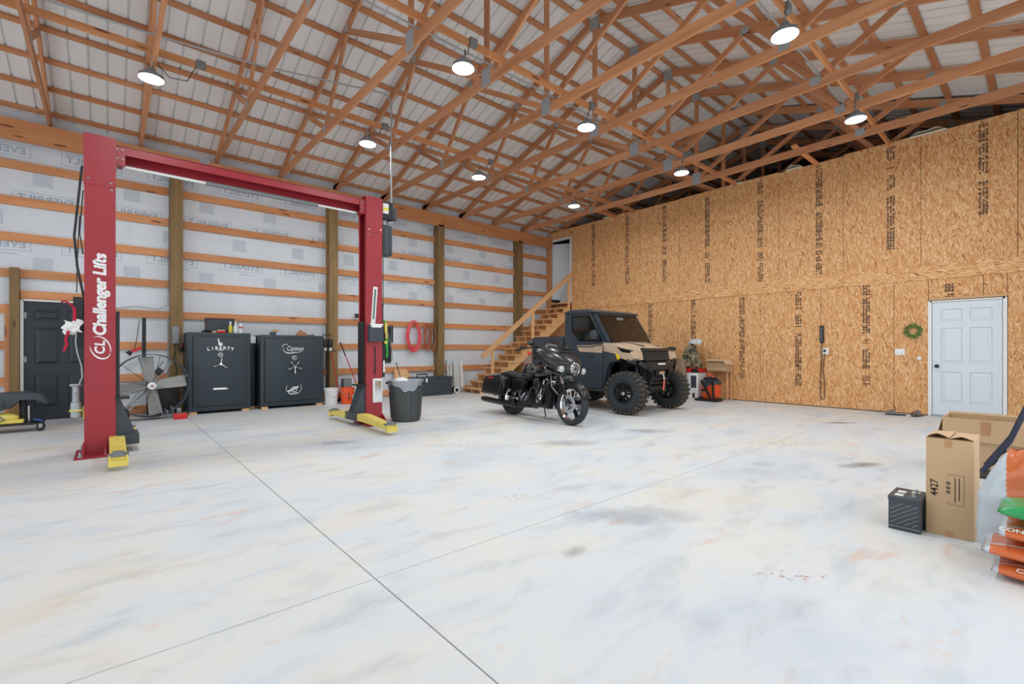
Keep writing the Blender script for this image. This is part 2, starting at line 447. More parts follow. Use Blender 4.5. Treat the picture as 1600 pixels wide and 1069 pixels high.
# the OSB wall: upper and lower sheets, belt board, stamped print
wall_right = tag(B().box((XW + 0.09, 5.35, 2.55), (0.1, 12.2, 5.1)).build('wall_right', 'dark_void', None, None), kind='structure')
UDY0, UDY1, UDZ0, UDZ1 = 10.37, 11.38, 2.80, 4.99      # upper doorway
LDY0, LDY1, LDZ1 = 0.50, 1.455, 2.15                   # lower doorway
bpy.data.objects.remove(wall_right)
wall_right = struct('wall_right')
def sheet(y0, y1, z0, z1):
    B().box((0, 0, 0), (0.012, y1 - y0 - 0.007, z1 - z0 - 0.004)).build('osb_sheet', 'osb', wall_right, None, Matrix.Translation((XW + 0.006, (y0 + y1) / 2, (z0 + z1) / 2)))
up_s = [-0.9, 0.35, 1.59, 2.82, 4.06, 5.29, 6.52, 7.75, 8.98, UDY0 - 0.02]
for a, b_ in zip(up_s, up_s[1:]): sheet(a, b_, 2.56, 5.29 + rnd.uniform(-0.02, 0.03))
sheet(UDY0 - 0.02, 11.43, UDZ1, 5.27)
lo_s = [-0.9, LDY0 - 0.04]
sheet(-0.9, LDY0 - 0.03, 0.0, 2.56); sheet(LDY0 - 0.03, 0.76, LDZ1 + 0.03, 2.56); sheet(0.76, LDY1 + 0.03, LDZ1 + 0.03, 2.56)
lo_s = [LDY1 + 0.03, 1.99, 3.23, 4.46, 5.69, 6.92, 8.15, 9.38, 10.35, 11.43]
for a, b_ in zip(lo_s, lo_s[1:]): sheet(a, b_, 0.015, 2.56)
by = [-0.9, 1.75, 4.2, 6.6, 9.05, 10.35]
for a, b_ in zip(by, by[1:]):
    B().box((0, 0, 0), (0.016, b_ - a - 0.004, 0.26)).build('belt_board', 'osb_belt', wall_right, None, Matrix.Translation((XW - 0.009, (a + b_) / 2, 2.675)))
b = B(); b.box((XW + 0.08, (LDY1 + 11.4) / 2, 1.28), (0.12, 11.4 - LDY1 - 0.1, 2.5)); b.box((XW + 0.08, -0.2, 1.28), (0.12, 1.3, 2.5)); b.box((XW + 0.08, 4.7, 3.9), (0.12, 11.2, 2.6)); b.box((XW + 0.08, 1.0, 2.4), (0.12, 1.2, 0.4))
b.build('stud_core', 'dark_void', wall_right, None)
def stamp(y, z0, z1, seed, w=0.13):
    """column of stamped mill print, too blurred to read: rows of small dark dashes"""
    r_ = random.Random(seed); b = B(); z = z0
    while z < z1:
        hz = r_.uniform(0.014, 0.034)
        if r_.random() < 0.95:
            for k in range(3):
                if r_.random() < 0.85:
                    ww = w / 3 * r_.uniform(0.5, 1.0); yy = y - w / 2 + w / 3 * (k + 0.5)
                    b.box((XW - 0.0006, yy + r_.uniform(-0.004, 0.004), z + hz / 2), (0.0004, ww, hz))
        z += hz + r_.uniform(0.003, 0.012)
        if r_.random() < 0.025: z += 0.12
    b.build('mill_stamp', 'osb_ink', wall_right, None)
for k, (y, z0) in enumerate(((9.45, 3.25), (8.18, 3.15), (6.96, 3.1), (5.74, 2.95), (4.46, 2.84), (3.26, 2.86), (2.04, 3.2), (0.76, 3.6))):
    stamp(y, z0, 5.2, k)
for k, (y, z0, z1) in enumerate(((7.4, 1.5, 2.5), (6.12, 1.5, 2.54), (4.88, 0.55, 2.5), (3.66, 0.42, 2.52), (2.43, 0.5, 2.54), (1.2, 2.2, 2.54))):
    stamp(y, z0, z1, 40 + k)

# the walls behind the camera, with open roller-door bays
wall_front = struct('wall_front')
b = B()
for x0, x1, z0, z1 in ((X0, -4.2, 0, 5.2), (-0.5, 1.3, 0, 5.2), (5.0, 6.4, 0, 5.2), (10.1, X1, 0, 5.2), (-4.2, -0.5, 3.7, 5.2), (1.3, 5.0, 3.7, 5.2), (6.4, 10.1, 3.7, 5.2)):
    b.box(((x0 + x1) / 2, Y0 - 0.05, (z0 + z1) / 2), (x1 - x0, 0.1, z1 - z0))
b.build('cladding', 'wrap', wall_front, None)
wall_left = struct('wall_left')
b = B()
for y0, y1, z0, z1 in ((Y0, 1.2, 0, 7.2), (9.6, 11.6, 0, 7.2), (1.2, 9.6, 4.2, 7.2)):
    b.box((X0 - 0.05, (y0 + y1) / 2, (z0 + z1) / 2), (0.1, y1 - y0, z1 - z0))
b.build('cladding', 'wrap', wall_left, None)
# the rooms behind the OSB wall: loft deck, end and side walls
wall_end = struct('wall_end')
b = B(); b.box((X1, 5.4, 3.6), (0.1, 12.6, 7.4)); b.box(((XW + X1) / 2, 11.55, 2.7), (X1 - XW, 0.1, 5.4)); b.box(((XW + X1) / 2 + 0.1, Y0, 2.6), (X1 - XW, 0.1, 5.2))
b.build('cladding', 'dark_grey', wall_end, None)
b = B(); b.box(((XW + X1) / 2 + 0.1, 5.4, 2.7), (X1 - XW - 0.1, 12.2, 0.12)); b.build('loft_floor', 'pine', wall_end, None)

# ceiling: ribbed roof sheets, purlins, lateral braces
ceiling = struct('ceiling')
SL = math.hypot(1, 1 / 3); cosr = 1 / SL
half = 6.55
def roof_sheet():
    b = B(); Wd = 0.914; prof = []
    for k in range(4):
        x = k * 0.2285
        prof += [(x, 0.0), (x + 0.004, 0.028), (x + 0.028, 0.028), (x + 0.032, 0.0)]
    prof += [(Wd, 0.0)]
    L = half * SL
    b.rings([[(x, 0, z) for x, z in prof], [(x, -L, z) for x, z in prof]], close=False)
    return b.mesh('roof_sheet', 'roof')
RS = roof_sheet()
ZR = 7.18 + 0.078 * SL + 0.04 * SL      # underside of the metal at the ridge
tilt = math.atan(1 / 3)
x = X0
while x < X1:
    link('roof_sheet', RS, ceiling, Matrix.Translation((x, RIDGE_Y, ZR)) @ Matrix.Rotation(tilt, 4, 'X'))
    link('roof_sheet', RS, ceiling, Matrix.Translation((x + 0.914, RIDGE_Y, ZR)) @ Matrix.Rotation(PI, 4, 'Z') @ Matrix.Rotation(tilt, 4, 'X'))
    x += 0.912
B().prism([(-0.3, -0.085), (0, 0.015), (0.3, -0.085), (0.3, -0.075), (0, 0.025), (-0.3, -0.075)], X0, X1, 'x').build('ridge_cap', 'roof', ceiling, None, Matrix.Translation((0, RIDGE_Y, ZR + 0.02)))
def purlin(y):
    s_ = 1 if y > RIDGE_Y else -1
    z = 7.18 - abs(y - RIDGE_Y) / 3 + (0.07 + 0.02) * SL
    n_ = Vector((0, s_ / 3, 1)).normalized()
    for a, b_ in ((X0, 1.73), (1.73, 7.9), (7.9, X1)):
        board('purlin', (a + 0.002, y, z), (b_ - 0.002, y, z), 0.089, 0.038, 'truss', ceiling, up=n_)
py = [11.30 - 0.587 * k for k in range(10)] + [RIDGE_Y + 0.16]
for y in py: purlin(y); purlin(2 * RIDGE_Y - y)
for y in (7.93, 5.01, 2.06):
    for a, b_ in ((X0, 3.9), (3.9, 7.2), (7.2, XW - 0.02)):
        board('lateral_brace', (a + 0.002, y, ZC + 0.14 + 0.045), (b_ - 0.002, y, ZC + 0.14 + 0.045), 0.04, 0.09, 'pine', ceiling)
for y in (3.3, 10.75, 8.6): board('lateral_brace', (10.2, y, ZC + 0.16), (XW - 0.02, y, ZC + 0.16), 0.09, 0.04, 'pine', ceiling)
# trusses
def truss(x, label):
    t = thing('roof_truss', label, 'roof truss', (x, RIDGE_Y, ZC), 0, 'timber roof trusses')
    W = 0.04; zt = 7.18 - ZC
    L = lambda y: zt - abs(y) / 3.0
    def m(name, y0, z0, y1, z1, d, dx=0.0):
        board(name, (dx, y0, z0), (dx, y1, z1), W, d, 'truss', t, up=(0, -(z1 - z0), (y1 - y0)) if abs(y1 - y0) > 1e-3 else (0, 1, 0))
    for s in (-1, 1):
        m('bottom_chord', 0.001 * s, 0.07, 6.05 * s, 0.07, 0.14)
        m('top_chord', 0.0, zt, 6.35 * s, L(6.35), 0.14)
        m('web', 3.12 * s, 0.12, 4.08 * s, L(4.08) - 0.05, 0.089)
        m('web', 3.12 * s, 0.12, 2.11 * s, L(2.11) - 0.05, 0.089)
        m('web', 0.05 * s, 0.12, 2.11 * s, L(2.11) - 0.05, 0.089)
    m('king_post', 0, 0.12, 0, zt - 0.06, 0.089)
    for y, z, w, h_ in ((0, 0.12, 0.2, 0.26), (0, zt - 0.06, 0.2, 0.2), (3.12, 0.1, 0.14, 0.13), (-3.12, 0.1, 0.14, 0.13), (2.11, L(2.11) - 0.02, 0.13, 0.12), (-2.11, L(2.11) - 0.02, 0.13, 0.12), (4.08, L(4.08) - 0.02, 0.1, 0.1), (-4.08, L(4.08) - 0.02, 0.1, 0.1)):
        b = B()
        for s in (-1, 1): b.box((s * (W / 2 + 0.0012), y, z), (0.0022, w, h_))
        b.build('gusset_plate', 'plate', t, None)
    return t
TX = [-0.755 + 1.234 * k for k in range(10)]
for k, x in enumerate(TX):
    n = 10 - k
    truss(x, 'timber roof truss with steel gusset plates, ' + (ORD[n] + ' out from the OSB wall' if n > 1 else 'nearest in front of the OSB wall'))
for k in range(4):
    truss(11.72 + 1.234 * k, ['timber roof truss standing directly above the OSB wall in shadow', 'shadowed timber truss, second behind the top of the OSB wall', 'shadowed timber truss, third behind the top of the OSB wall', 'shadowed timber truss, deepest in the dark loft'][k])
truss(-0.755 - 1.234, 'timber roof truss just outside the left edge of view, eleventh from the OSB wall')
truss(-0.755 - 2.468, 'timber roof truss above the left bay, twelfth from the OSB wall')

# foam batts poking over the OSB wall
for k, (y, w) in enumerate(((1.5, 0.55), (3.75, 0.35), (5.0, 0.3), (8.9, 0.3))):
    b = B(); b.grid(lambda u, v: (XW - 0.01 + 0.4 * v, y + (u - 0.5) * w, 5.28 + (0.10 - 0.08 * v) * math.sin(PI * min(max(u, 0.02), 0.98)) * (1 + 0.3 * math.sin(9 * u + k))), 14, 4)
    b.rings([[(XW - 0.01, y - w / 2, 5.26), (XW - 0.01, y + w / 2, 5.26)], [(XW - 0.012, y - w / 2 * 0.9, 5.3), (XW - 0.012, y + w / 2 * 0.9, 5.3)]], close=False)
    o = b.build('insulation_batt', 'cream', None, 60)
    tag(o, ['cream insulation batt bulging over the OSB wall near the right edge', 'cream insulation batt poking up beside the light over the OSB wall', 'small cream insulation tuft over the middle of the OSB wall', 'cream insulation tuft over the OSB wall near the upper door'][k], 'insulation', 'insulation over the OSB wall')

# high-bay lamps
LROW = {7.93: [0.44, 3.46, 5.9, 8.9], 5.01: [0.44, 3.46, 5.9, 8.9], 2.06: [0.44, 3.46, 5.9, 8.9]}
LBL = {(0, 0): 'round LED high-bay lamp glowing above the left lift column', (0, 1): 'round LED high-bay lamp glowing left of the hanging conduit', (0, 2): 'round LED high-bay lamp glowing just right of the hanging conduit', (0, 3): 'small glowing LED lamp nearest the upper doorway',
       (1, 1): 'glowing LED high-bay lamp in the middle row, nearest the camera', (1, 2): 'glowing LED high-bay lamp in the middle row, at the centre of the roof', (1, 3): 'glowing LED high-bay lamp in the middle row, farthest and close to the OSB wall',
       (2, 2): 'largest glowing LED high-bay lamp at the upper right', (2, 3): 'glowing LED high-bay lamp close above the OSB wall at right',
       (1, 0): 'LED high-bay lamp of the middle row above the camera', (2, 0): 'LED high-bay lamp of the right row behind the camera', (2, 1): 'LED high-bay lamp of the right row over the camera'}
M['lamp_lens'] = NT('lamp_lens').set(color=(1, 1, 1, 1), ecol=(1, 1, 1, 1), estr=9.0)
ld = bpy.data.lights.new('high_bay', 'AREA'); ld.shape = 'DISK'; ld.size = 0.27; ld.energy = LAMP_W; ld.color = (0.90, 0.965, 1.0)
def lamp_meshes():
    a = B().lathe([(0.05, 0.13), (0.055, 0.09), (0.08, 0.085), (0.1, 0.05), (0.135, 0.045), (0.138, 0.02), (0.14, 0.0), (0.139, -0.002)], n=24).mesh('housing', 'grey', 40)
    c = B().lathe([(0.139, 0.0), (0.139, -0.008), (0.11, -0.014), (0.01, -0.016)], n=24).mesh('lens', 'lamp_lens', 40)
    d = B().tube([(0, 0, 0.12), (0, 0, 0.17), (0.02, 0, 0.19), (0.0, 0, 0.22), (-0.01, 0, 0.24)], 0.006, 6).mesh('hook', 'steel', 40)
    return a, c, d
LMs = lamp_meshes()
ri = 0
for ri, (y, xs_) in enumerate(LROW.items()):
    for ci, x in enumerate(xs_):
        zl = 4.86
        t = thing('high_bay_lamp', LBL[(ri, ci)], 'ceiling lamp', (x, y - 0.06, zl), 0, 'LED high-bay lamps')
        link('housing', LMs[0], t); link('lens', LMs[1], t); link('hook', LMs[2], t)
        lo = bpy.data.objects.new('lamp_light', ld); C.objects.link(lo); lo.parent = t; lo.location = (0, 0, -0.022)
        jx = 0.5 if (ri, ci) == (0, 0) else (0.28 if ri == 0 else 0.12)
        b = B(); zj = ZC + 0.19 - zl
        b.tube([(0.01, 0, 0.12), (0.03, 0.0, 0.26), (jx * 0.4, 0.02, 0.1 if jx > 0.3 else 0.2), (jx * 0.8, 0.03, 0.13 if jx > 0.3 else 0.24), (jx, 0.04, zj - 0.05)], 0.006, 6); b.build('power_cord', 'black', t)
        b = B(); b.box((jx + 0.06, 0.03, zj), (0.11, 0.06, 0.11), bev=0.006); b.build('junction_box', 'grey', t)

# conduit along the left lamp row and the drop down to the lift motor
b = B()
b.tube([(X0 + 0.1, 7.55, 5.25), (-0.5, 7.55, 5.25), (0.45, 7.55, 5.29), (1.65, 7.55, 5.38), (3.0, 7.55, 5.58), (3.5, 7.55, 5.66), (3.62, 7.55, 5.67), (3.71, 7.55, 5.63), (3.75, 7.55, 5.52), (3.75, 7.55, 5.3), (3.75, 7.55, 3.76)], 0.014, 8)
tag(b.build('conduit', 'steel', None, 60), 'grey steel conduit along the trusses dropping to the lift motor', 'conduit')
for y, nm in ((5.16, 'thin steel conduit running along the middle lamp row'), (2.2, 'thin steel conduit running along the right lamp row')):
    tag(B().tube([(X0 + 0.1, y, ZC + 0.16), (9.2, y, ZC + 0.16)], 0.012, 8).build('conduit', 'steel', None, 60), nm, 'conduit')
# ---------------------------------------------------------------- doors (structure)
def door_leaf(par, w, hgt, mat, T, t=0.044):
    """six-panel door leaf: stiles, rails and six raised fields; x 0..w, z 0..h, face at -y"""
    sw = 0.12; mid = 0.10; b = B()
    zr = [(0, 0.23), (0.80, 0.96), (1.60, 1.72), (hgt - 0.13, hgt)]
    for x0, x1 in ((0, sw), (w / 2 - mid / 2, w / 2 + mid / 2), (w - sw, w)): b.box(((x0 + x1) / 2, 0, hgt / 2), (x1 - x0, t, hgt))
    for z0, z1 in zr: b.box((w / 2, 0, (z0 + z1) / 2), (w - 0.01, t - 0.0006, z1 - z0))
    b.box((w / 2, 0.006, hgt / 2), (w - 0.02, t - 0.026, hgt - 0.02))
    leaf = b.build('door_leaf', mat, par, None, T)
    for z0, z1 in ((0.23, 0.80), (0.96, 1.60), (1.72, hgt - 0.13)):
        for x0, x1 in ((sw, w / 2 - mid / 2), (w / 2 + mid / 2, w - sw)):
            B().rings([[(x, y, z) for x, z in ((x0 + d, z0 + d), (x1 - d, z0 + d), (x1 - d, z1 - d), (x0 + d, z1 - d))] for d, y in ((0.008, -0.006), (0.03, -0.009), (0.055, -0.019), (0.06, -0.019))]).build('door_panel', mat, leaf, None)
    return leaf
def knob(par, x, z, T, mat='black'):
    b = B(); b.lathe([(0.032, 0.0), (0.032, 0.008), (0.012, 0.012), (0.012, 0.035), (0.028, 0.045), (0.031, 0.058), (0.02, 0.068)], (x, -0.022, z), (0, -1, 0), 20); b.build('knob', mat, par, 40, T)
def hinge(par, x, z, T):
    b = B(); b.cyl((x, -0.03, z - 0.05), (x, -0.03, z + 0.05), 0.008, n=8); b.box((x + 0.012, -0.0235, z), (0.028, 0.003, 0.1)); b.build('hinge', 'steel', par, 40, T)

door_1 = struct('door_1')
T = Matrix.Translation((DOOR_L + 0.025, YW - 0.005, 0.02))
door_leaf(door_1, DOOR_R - DOOR_L - 0.03, 2.035, 'black_door', T)
b = B(); b.box((DOOR_L - 0.002, YW + 0.0, 1.04), (0.04, 0.12, 2.08)); b.box((DOOR_R, YW, 1.04), (0.03, 0.12, 2.08)); b.box(((DOOR_L + DOOR_R) / 2, YW, 2.078), (DOOR_R - DOOR_L, 0.12, 0.03)); b.build('door_frame', 'white', door_1, None)
B().box(((DOOR_L + DOOR_R) / 2, YW, 0.01), (DOOR_R - DOOR_L, 0.14, 0.02)).build('threshold', 'steel', door_1, None)
for z in (0.3, 1.05, 1.8): hinge(door_1, 0.0, z, T)

door_2 = struct('door_2')                 # upper doorway, leaf swung in
b = B()
for y, w in ((UDY0 + 0.02, 0.05), (UDY1 - 0.03, 0.06)): b.box((XW + 0.03, y, (UDZ0 + UDZ1) / 2), (0.13, w, UDZ1 - UDZ0))
b.box((XW + 0.03, (UDY0 + UDY1) / 2, UDZ1 - 0.025), (0.13, UDY1 - UDY0, 0.05)); b.build('door_frame', 'white', door_2, None)
B().box((XW + 0.03, (UDY0 + UDY1) / 2, UDZ0 + 0.015), (0.14, UDY1 - UDY0, 0.03)).build('threshold', 'stair', door_2, None)
T = Matrix.Translation((XW + 0.08, UDY1 - 0.07, UDZ0 + 0.035)) @ Matrix.Rotation(R(-90 + 30), 4, 'Z')
b = B(); b.box((0.43, 0, 1.02), (0.86, 0.04, 2.04)); b.build('door_leaf', 'white_paint', door_2, None, T)

door_3 = struct('door_3')                 # white door in the OSB wall
T = Matrix.Translation((XW + 0.02, LDY1 - 0.025, 0.03)) @ Matrix.Rotation(R(-90), 4, 'Z')
door_leaf(door_3, 0.9, 2.075, 'white_paint', T)
b = B(); b.box((XW + 0.03, LDY1 + 0.008, 1.07), (0.1, 0.052, 2.14)); b.box((XW + 0.03, LDY0 - 0.002, 1.07), (0.1, 0.05, 2.14)); b.box((XW + 0.03, (LDY0 + LDY1) / 2, 2.125), (0.1, LDY1 - LDY0, 0.03)); b.build('door_frame', 'white', door_3, None)
board('door_head', (XW - 0.02, LDY0 - 0.03, 2.17), (XW - 0.02, LDY1 + 0.02, 2.17), 0.05, 0.04, 'stair', door_3)
B().box((XW + 0.0, (LDY0 + LDY1) / 2, 0.012), (0.14, LDY1 - LDY0, 0.024)).build('threshold', 'steel', door_3, None)
knob(door_3, 0.065, 0.9, T)
for z in (0.3, 1.05, 1.8): hinge(door_3, 0.905, z, T)

# ---------------------------------------------------------------- stairs
st = thing('staircase', 'raw pine staircase with open risers climbing to the upper doorway', 'staircase', (7.8, 10.8, 0))
NS, RUN, RISE = 14, 0.262, 0.19; SY0, SY1 = -0.42, 0.40
for i in range(NS):
    x = 0.262 * i + 0.02; z = 0.14 + RISE * i
    board('tread', (x + 0.12, SY0 - 0.03, z - 0.02), (x + 0.12, SY1 + 0.03, z - 0.02), 0.29, 0.04, 'stair', st)
board('tread', (RUN * NS + 0.05, SY0, 2.78), (RUN * NS + 0.05, SY1, 2.78), 0.2, 0.04, 'stair', st)
poly = []
for i in range(NS):
    x = 0.262 * i + 0.03; z = 0.10 + RISE * i
    poly += [(x, z - (RISE if i else 0.10)), (x, z)]
xe = RUN * NS - 0.02; poly += [(xe, 0.10 + RISE * (NS - 1)), (xe, 0.10 + RISE * (NS - 1) - 0.3), (0.36, 0.0)]
for y in (SY0, -0.02, SY1 - 0.04):
    B().prism(poly, y, y + 0.04, 'y').build('stringer', 'stair', st, None)
sl = 0.729
def rail_z(x): return 1.06 + sl * (x - 0.11)
board('handrail', (0.06, SY0 - 0.05, rail_z(0.06)), (3.76, SY0 - 0.05, rail_z(3.76)), 0.04, 0.14, 'stair', st)
for x, z0 in ((0.455, 0.25), (2.03, 0.0), (3.66, 2.45)):
    board('railing_post', (x, SY0 - 0.018, z0), (x, SY0 - 0.018, rail_z(x) + 0.03), 0.04, 0.09, 'stair', st, up=(1, 0, 0))
b = B(); b.box((3.55, 0.05, 2.66 + 0.19), (0.3, 0.12, 0.09), bev=0.02)
tag(b.build('cloth_bundle', 'black', None, 40, Matrix.Translation((7.8, 10.8, 0.0))), 'dark bundle left on the top step below the upper doorway', 'bundle')

# ---------------------------------------------------------------- vehicle lift
LX = 1.62
lift = thing('vehicle_lift', 'red two-post vehicle lift with overhead beam and yellow arms', 'vehicle lift', (LX, 7.5, 0))
YF = -0.15
def column(x_out, s):
    """C-section post; s=+1 opens to +x"""
    xi = x_out + s * 0.28; H = 3.76
    prof = [(x_out, YF), (xi, YF), (xi, YF + 0.05), (xi - s * 0.012, YF + 0.05), (xi - s * 0.012, YF + 0.012), (x_out + s * 0.012, YF + 0.012), (x_out + s * 0.012, -YF - 0.012), (xi - s * 0.012, -YF - 0.012), (xi - s * 0.012, -YF - 0.05), (xi, -YF - 0.05), (xi, -YF), (x_out, -YF)]
    c = B().prism(prof, 0.02, H, 'z').build('column', 'red', lift, None)
    b = B()
    for y in (YF - 0.003, -YF + 0.003): b.box((x_out + s * 0.14, y, 3.47), (0.284, 0.006, 0.59))
    b.box((x_out - s * 0.003, 0, 3.47), (0.006, 0.31, 0.59)); b.box((x_out + s * 0.14, 0, 3.765), (0.288, 0.31, 0.006))
    b.build('column_extension', 'red', c, None)
    for x, z in ((0.035, 3.235), (0.235, 3.22), (0.245, 3.14)): B().cyl((x_out + s * x, YF - 0.006, z), (x_out + s * x, YF - 0.016, z), 0.012, n=6).build('bolt', 'chrome', c, None)
    xp = x_out + s * 0.14
    p = B().box((xp - s * 0.01, -0.08, 0.01), (0.42, 0.62, 0.02), bev=0.003).build('base_plate', 'red', lift, None)
    b = B()
    for ss in (-1, 1):
        b.prism([(xp - s * 0.2, YF - 0.22), (xp - s * 0.14, YF), (xp - s * 0.14, YF - 0.001)], 0.02, 0.021, 'z')
    b.prism([(YF, 0.02), (YF - 0.2, 0.02), (YF, 0.16)], x_out - s * 0.012, x_out + s * 0.004, 'x'); b.prism([(YF, 0.02), (YF - 0.2, 0.02), (YF, 0.16)], xi - s * 0.1, xi - s * 0.085, 'x')
    b.build('gusset', 'red', p, None)
    for x, y in ((-0.17, -0.35), (0.1, -0.36), (-0.17, 0.18), (0.1, 0.18)): B().cyl((xp + s * x, y, 0.02), (xp + s * x, y, 0.075), 0.012, n=8).cyl((xp + s * x, y, 0.02), (xp + s * x, y, 0.04), 0.022, n=6).build('anchor_bolt', 'steel', p, None)
    # carriage riding in the post
    b = B(); b.box((xi + s * 0.012, 0.0, 0.95), (0.05, 0.2, 1.5), bev=0.004); ca = b.build('carriage', 'black', lift, None)
    B().prism([(xi, 0.64), (xi + s * 0.04, 0.64), (xi + s * 0.19, 0.2), (xi, 0.2)], -0.12, 0.12, 'y').build('carriage_cheek', 'dark_grey', ca, None)
    B().box((xi + s * 0.06, -0.02, 0.65), (0.14, 0.3, 0.025), bev=0.003).build('carriage_ledge', 'black', ca, None)
    B().box((xi + s * 0.12, 0.0, 0.15), (0.2, 0.42, 0.12), bev=0.004).build('arm_pivot', 'dark_grey', ca, None)
    return c, xi
def arm(x, y0, y1, xe):
    d = 1 if y1 > y0 else -1
    b = B()
    prof = [(0.0, 0.10), (0.0, 0.20), (0.25, 0.21), (0.95, 0.14), (0.95, 0.08)]
    L = abs(y1 - y0)
    b.prism([(y0 + d * a / 0.95 * L, z) for a, z in prof], -0.07, 0.07, 'x')
    T = Matrix.Translation((x, 0, 0)) @ Matrix.Shear('XZ', 4, (0, 0)) if False else Matrix.Translation((x, 0, 0))
    a_ = b.build('arm', 'yellow', lift, None, T)
    b = B(); b.box((0, y1 - d * 0.04, 0.155), (0.17, 0.1, 0.025), bev=0.004); b.cyl((0, y1 - d * 0.04, 0.16), (0, y1 - d * 0.04, 0.19), 0.05, n=14); b.build('lift_pad', 'grey', a_, None)
    b = B(); b.box((0, y1 + d * 0.02, 0.075), (0.16, 0.03, 0.06), bev=0.004)
    for s in (-1, 1): b.box((s * 0.07, y1 - d * 0.02, 0.11), (0.015, 0.08, 0.09))
    b.build('arm_yoke', 'yellow', a_, None)
    return a_
cL, xiL = column(-0.207 - LX, 1); cR, xiR = column(3.485 - LX, -1)
arm(xiL + 0.01, -0.12, -1.26, 0); arm(xiL + 0.14, 0.15, 1.0, 0); arm(xiR - 0.11, -0.12, -1.28, 0); arm(xiR - 0.15, 0.15, 0.9, 0)
# overhead beam and padded shut-off bar
b = B(); x0, x1 = xiL - 0.02, xiR + 0.02
b.box(((x0 + x1) / 2, 0.0, 3.71), (x1 - x0, 0.2, 0.012)); b.box(((x0 + x1) / 2, 0.094, 3.63), (x1 - x0, 0.012, 0.17)); b.box(((x0 + x1) / 2, -0.094, 3.66), (x1 - x0, 0.012, 0.1))
ob = b.build('overhead_beam', 'red', lift, None)
B().cyl((x0 + 0.1, -0.02, 3.49), (x0 + 0.95, -0.02, 3.49), 0.018, n=10).build('shutoff_bar', 'white', ob)
B().cyl((x0 + 0.95, -0.02, 3.49), (x1 - 0.75, -0.02, 3.49), 0.03, n=10).build('padded_bar', 'grey', ob)
B().cyl((x1 - 0.75, -0.02, 3.49), (x1 - 0.15, -0.02, 3.49), 0.016, n=10).build('shutoff_bar', 'white', ob)
for xx in (x0 + 0.06, x1 - 0.06):
    b = B(); b.box((xx, -0.1, 3.58), (0.1, 0.03, 0.22)); b.box((xx, -0.02, 3.5), (0.05, 0.14, 0.06)); b.build('beam_bracket', 'red', ob, None)
    for dx in (-0.025, 0.025):
        for z in (3.66, 3.55): B().cyl((xx + dx, -0.114, z), (xx + dx, -0.124, z), 0.013, n=6).build('bolt', 'chrome', ob, None)
B().box((1.0 - LX, 0.06, 3.78), (0.1, 0.01, 0.14)).build('sensor_box', 'grey', ob, None)
# lettering on the left post
xc = -0.066 - LX
me = text_mesh('Challenger Lifts', 0.14, 'white_ink', bold=0.006, shear=0.12, space=0.98)
vx = [v.co.x for v in me.vertices]; me.transform(Matrix.Diagonal((0.97 / (max(vx) - min(vx)), 1.12, 1, 1)))
link('lettering', me, cL, face_T((xc - 0.0, YF - 0.0015, 1.885), (0, 0, 1), (-1, 0, 0)))
me = text_mesh('CL', 0.125, 'white_ink', bold=0.004, shear=0.12, space=1.12)
link('lettering', me, cL, face_T((xc, YF - 0.0015, 1.26), (0, 0, 1), (-1, 0, 0)))
b = B()
for a0, a1, ra, rb, w in ((70, 235, 0.135, 0.088, 0.008), (225, 372, 0.135, 0.088, 0.006)):
    n = 22; P = []
    for k in range(n + 1):
        a = R(a0 + (a1 - a0) * k / n); ww = w * math.sin(PI * k / n) + 0.0012
        P.append((math.cos(a), math.sin(a), ww))
    b.rings([[(ra * c - w_ * c, rb * s - w_ * s, 0) for c, s, w_ in P], [(ra * c + w_ * c, rb * s + w_ * s, 0) for c, s, w_ in P]], close=False)
b.build('swoosh', 'white_ink', cL, None, face_T((xc, YF - 0.0015, 1.26), (0, 0, 1), (-1, 0, 0)) @ Matrix.Rotation(R(18), 4, 'Z'))
# stickers and holders on the right post
xr = 3.345 - LX
R4 = Matrix.Rotation(R(4), 4, 'Y')
B().box((0, 0, 0), (0.075, 0.003, 0.62)).build('sticker', 'white', cR, None, Matrix.Translation((xr + 0.0, YF - 0.0025, 1.97)) @ R4)
B().box((0, -0.002, 0.02), (0.03, 0.003, 0.5)).build('sticker', plain('green_print', srgb(70, 110, 96), 0.5), cR, None, Matrix.Translation((xr + 0.0, YF - 0.0025, 1.97)) @ R4)
hd = B().box((xr, YF - 0.045, 1.50), (0.24, 0.09, 0.27), bev=0.006).build('document_holder', 'dark_grey', cR, None)
B().prism([(xr - 0.115, 1.66), (xr + 0.115, 1.66), (xr + 0.08, 1.60), (xr - 0.08, 1.60)], YF - 0.094, YF - 0.088, 'y').build('paper_sheet', 'white', hd, None)
B().box((xr + 0.01, YF - 0.001, 1.05), (0.025, 0.006, 0.46)).build('slot', 'black_matte', cR, None)
mp = B().box((xr + 0.055, YF - 0.012, 0.555), (0.17, 0.024, 0.40), bev=0.02, seg=3).build('lamp_panel', 'white', cR, 60)
B().box((xr + 0.055, YF - 0.025, 0.555), (0.12, 0.006, 0.33), bev=0.002).build('lamp_glass', 'chrome', mp, None)
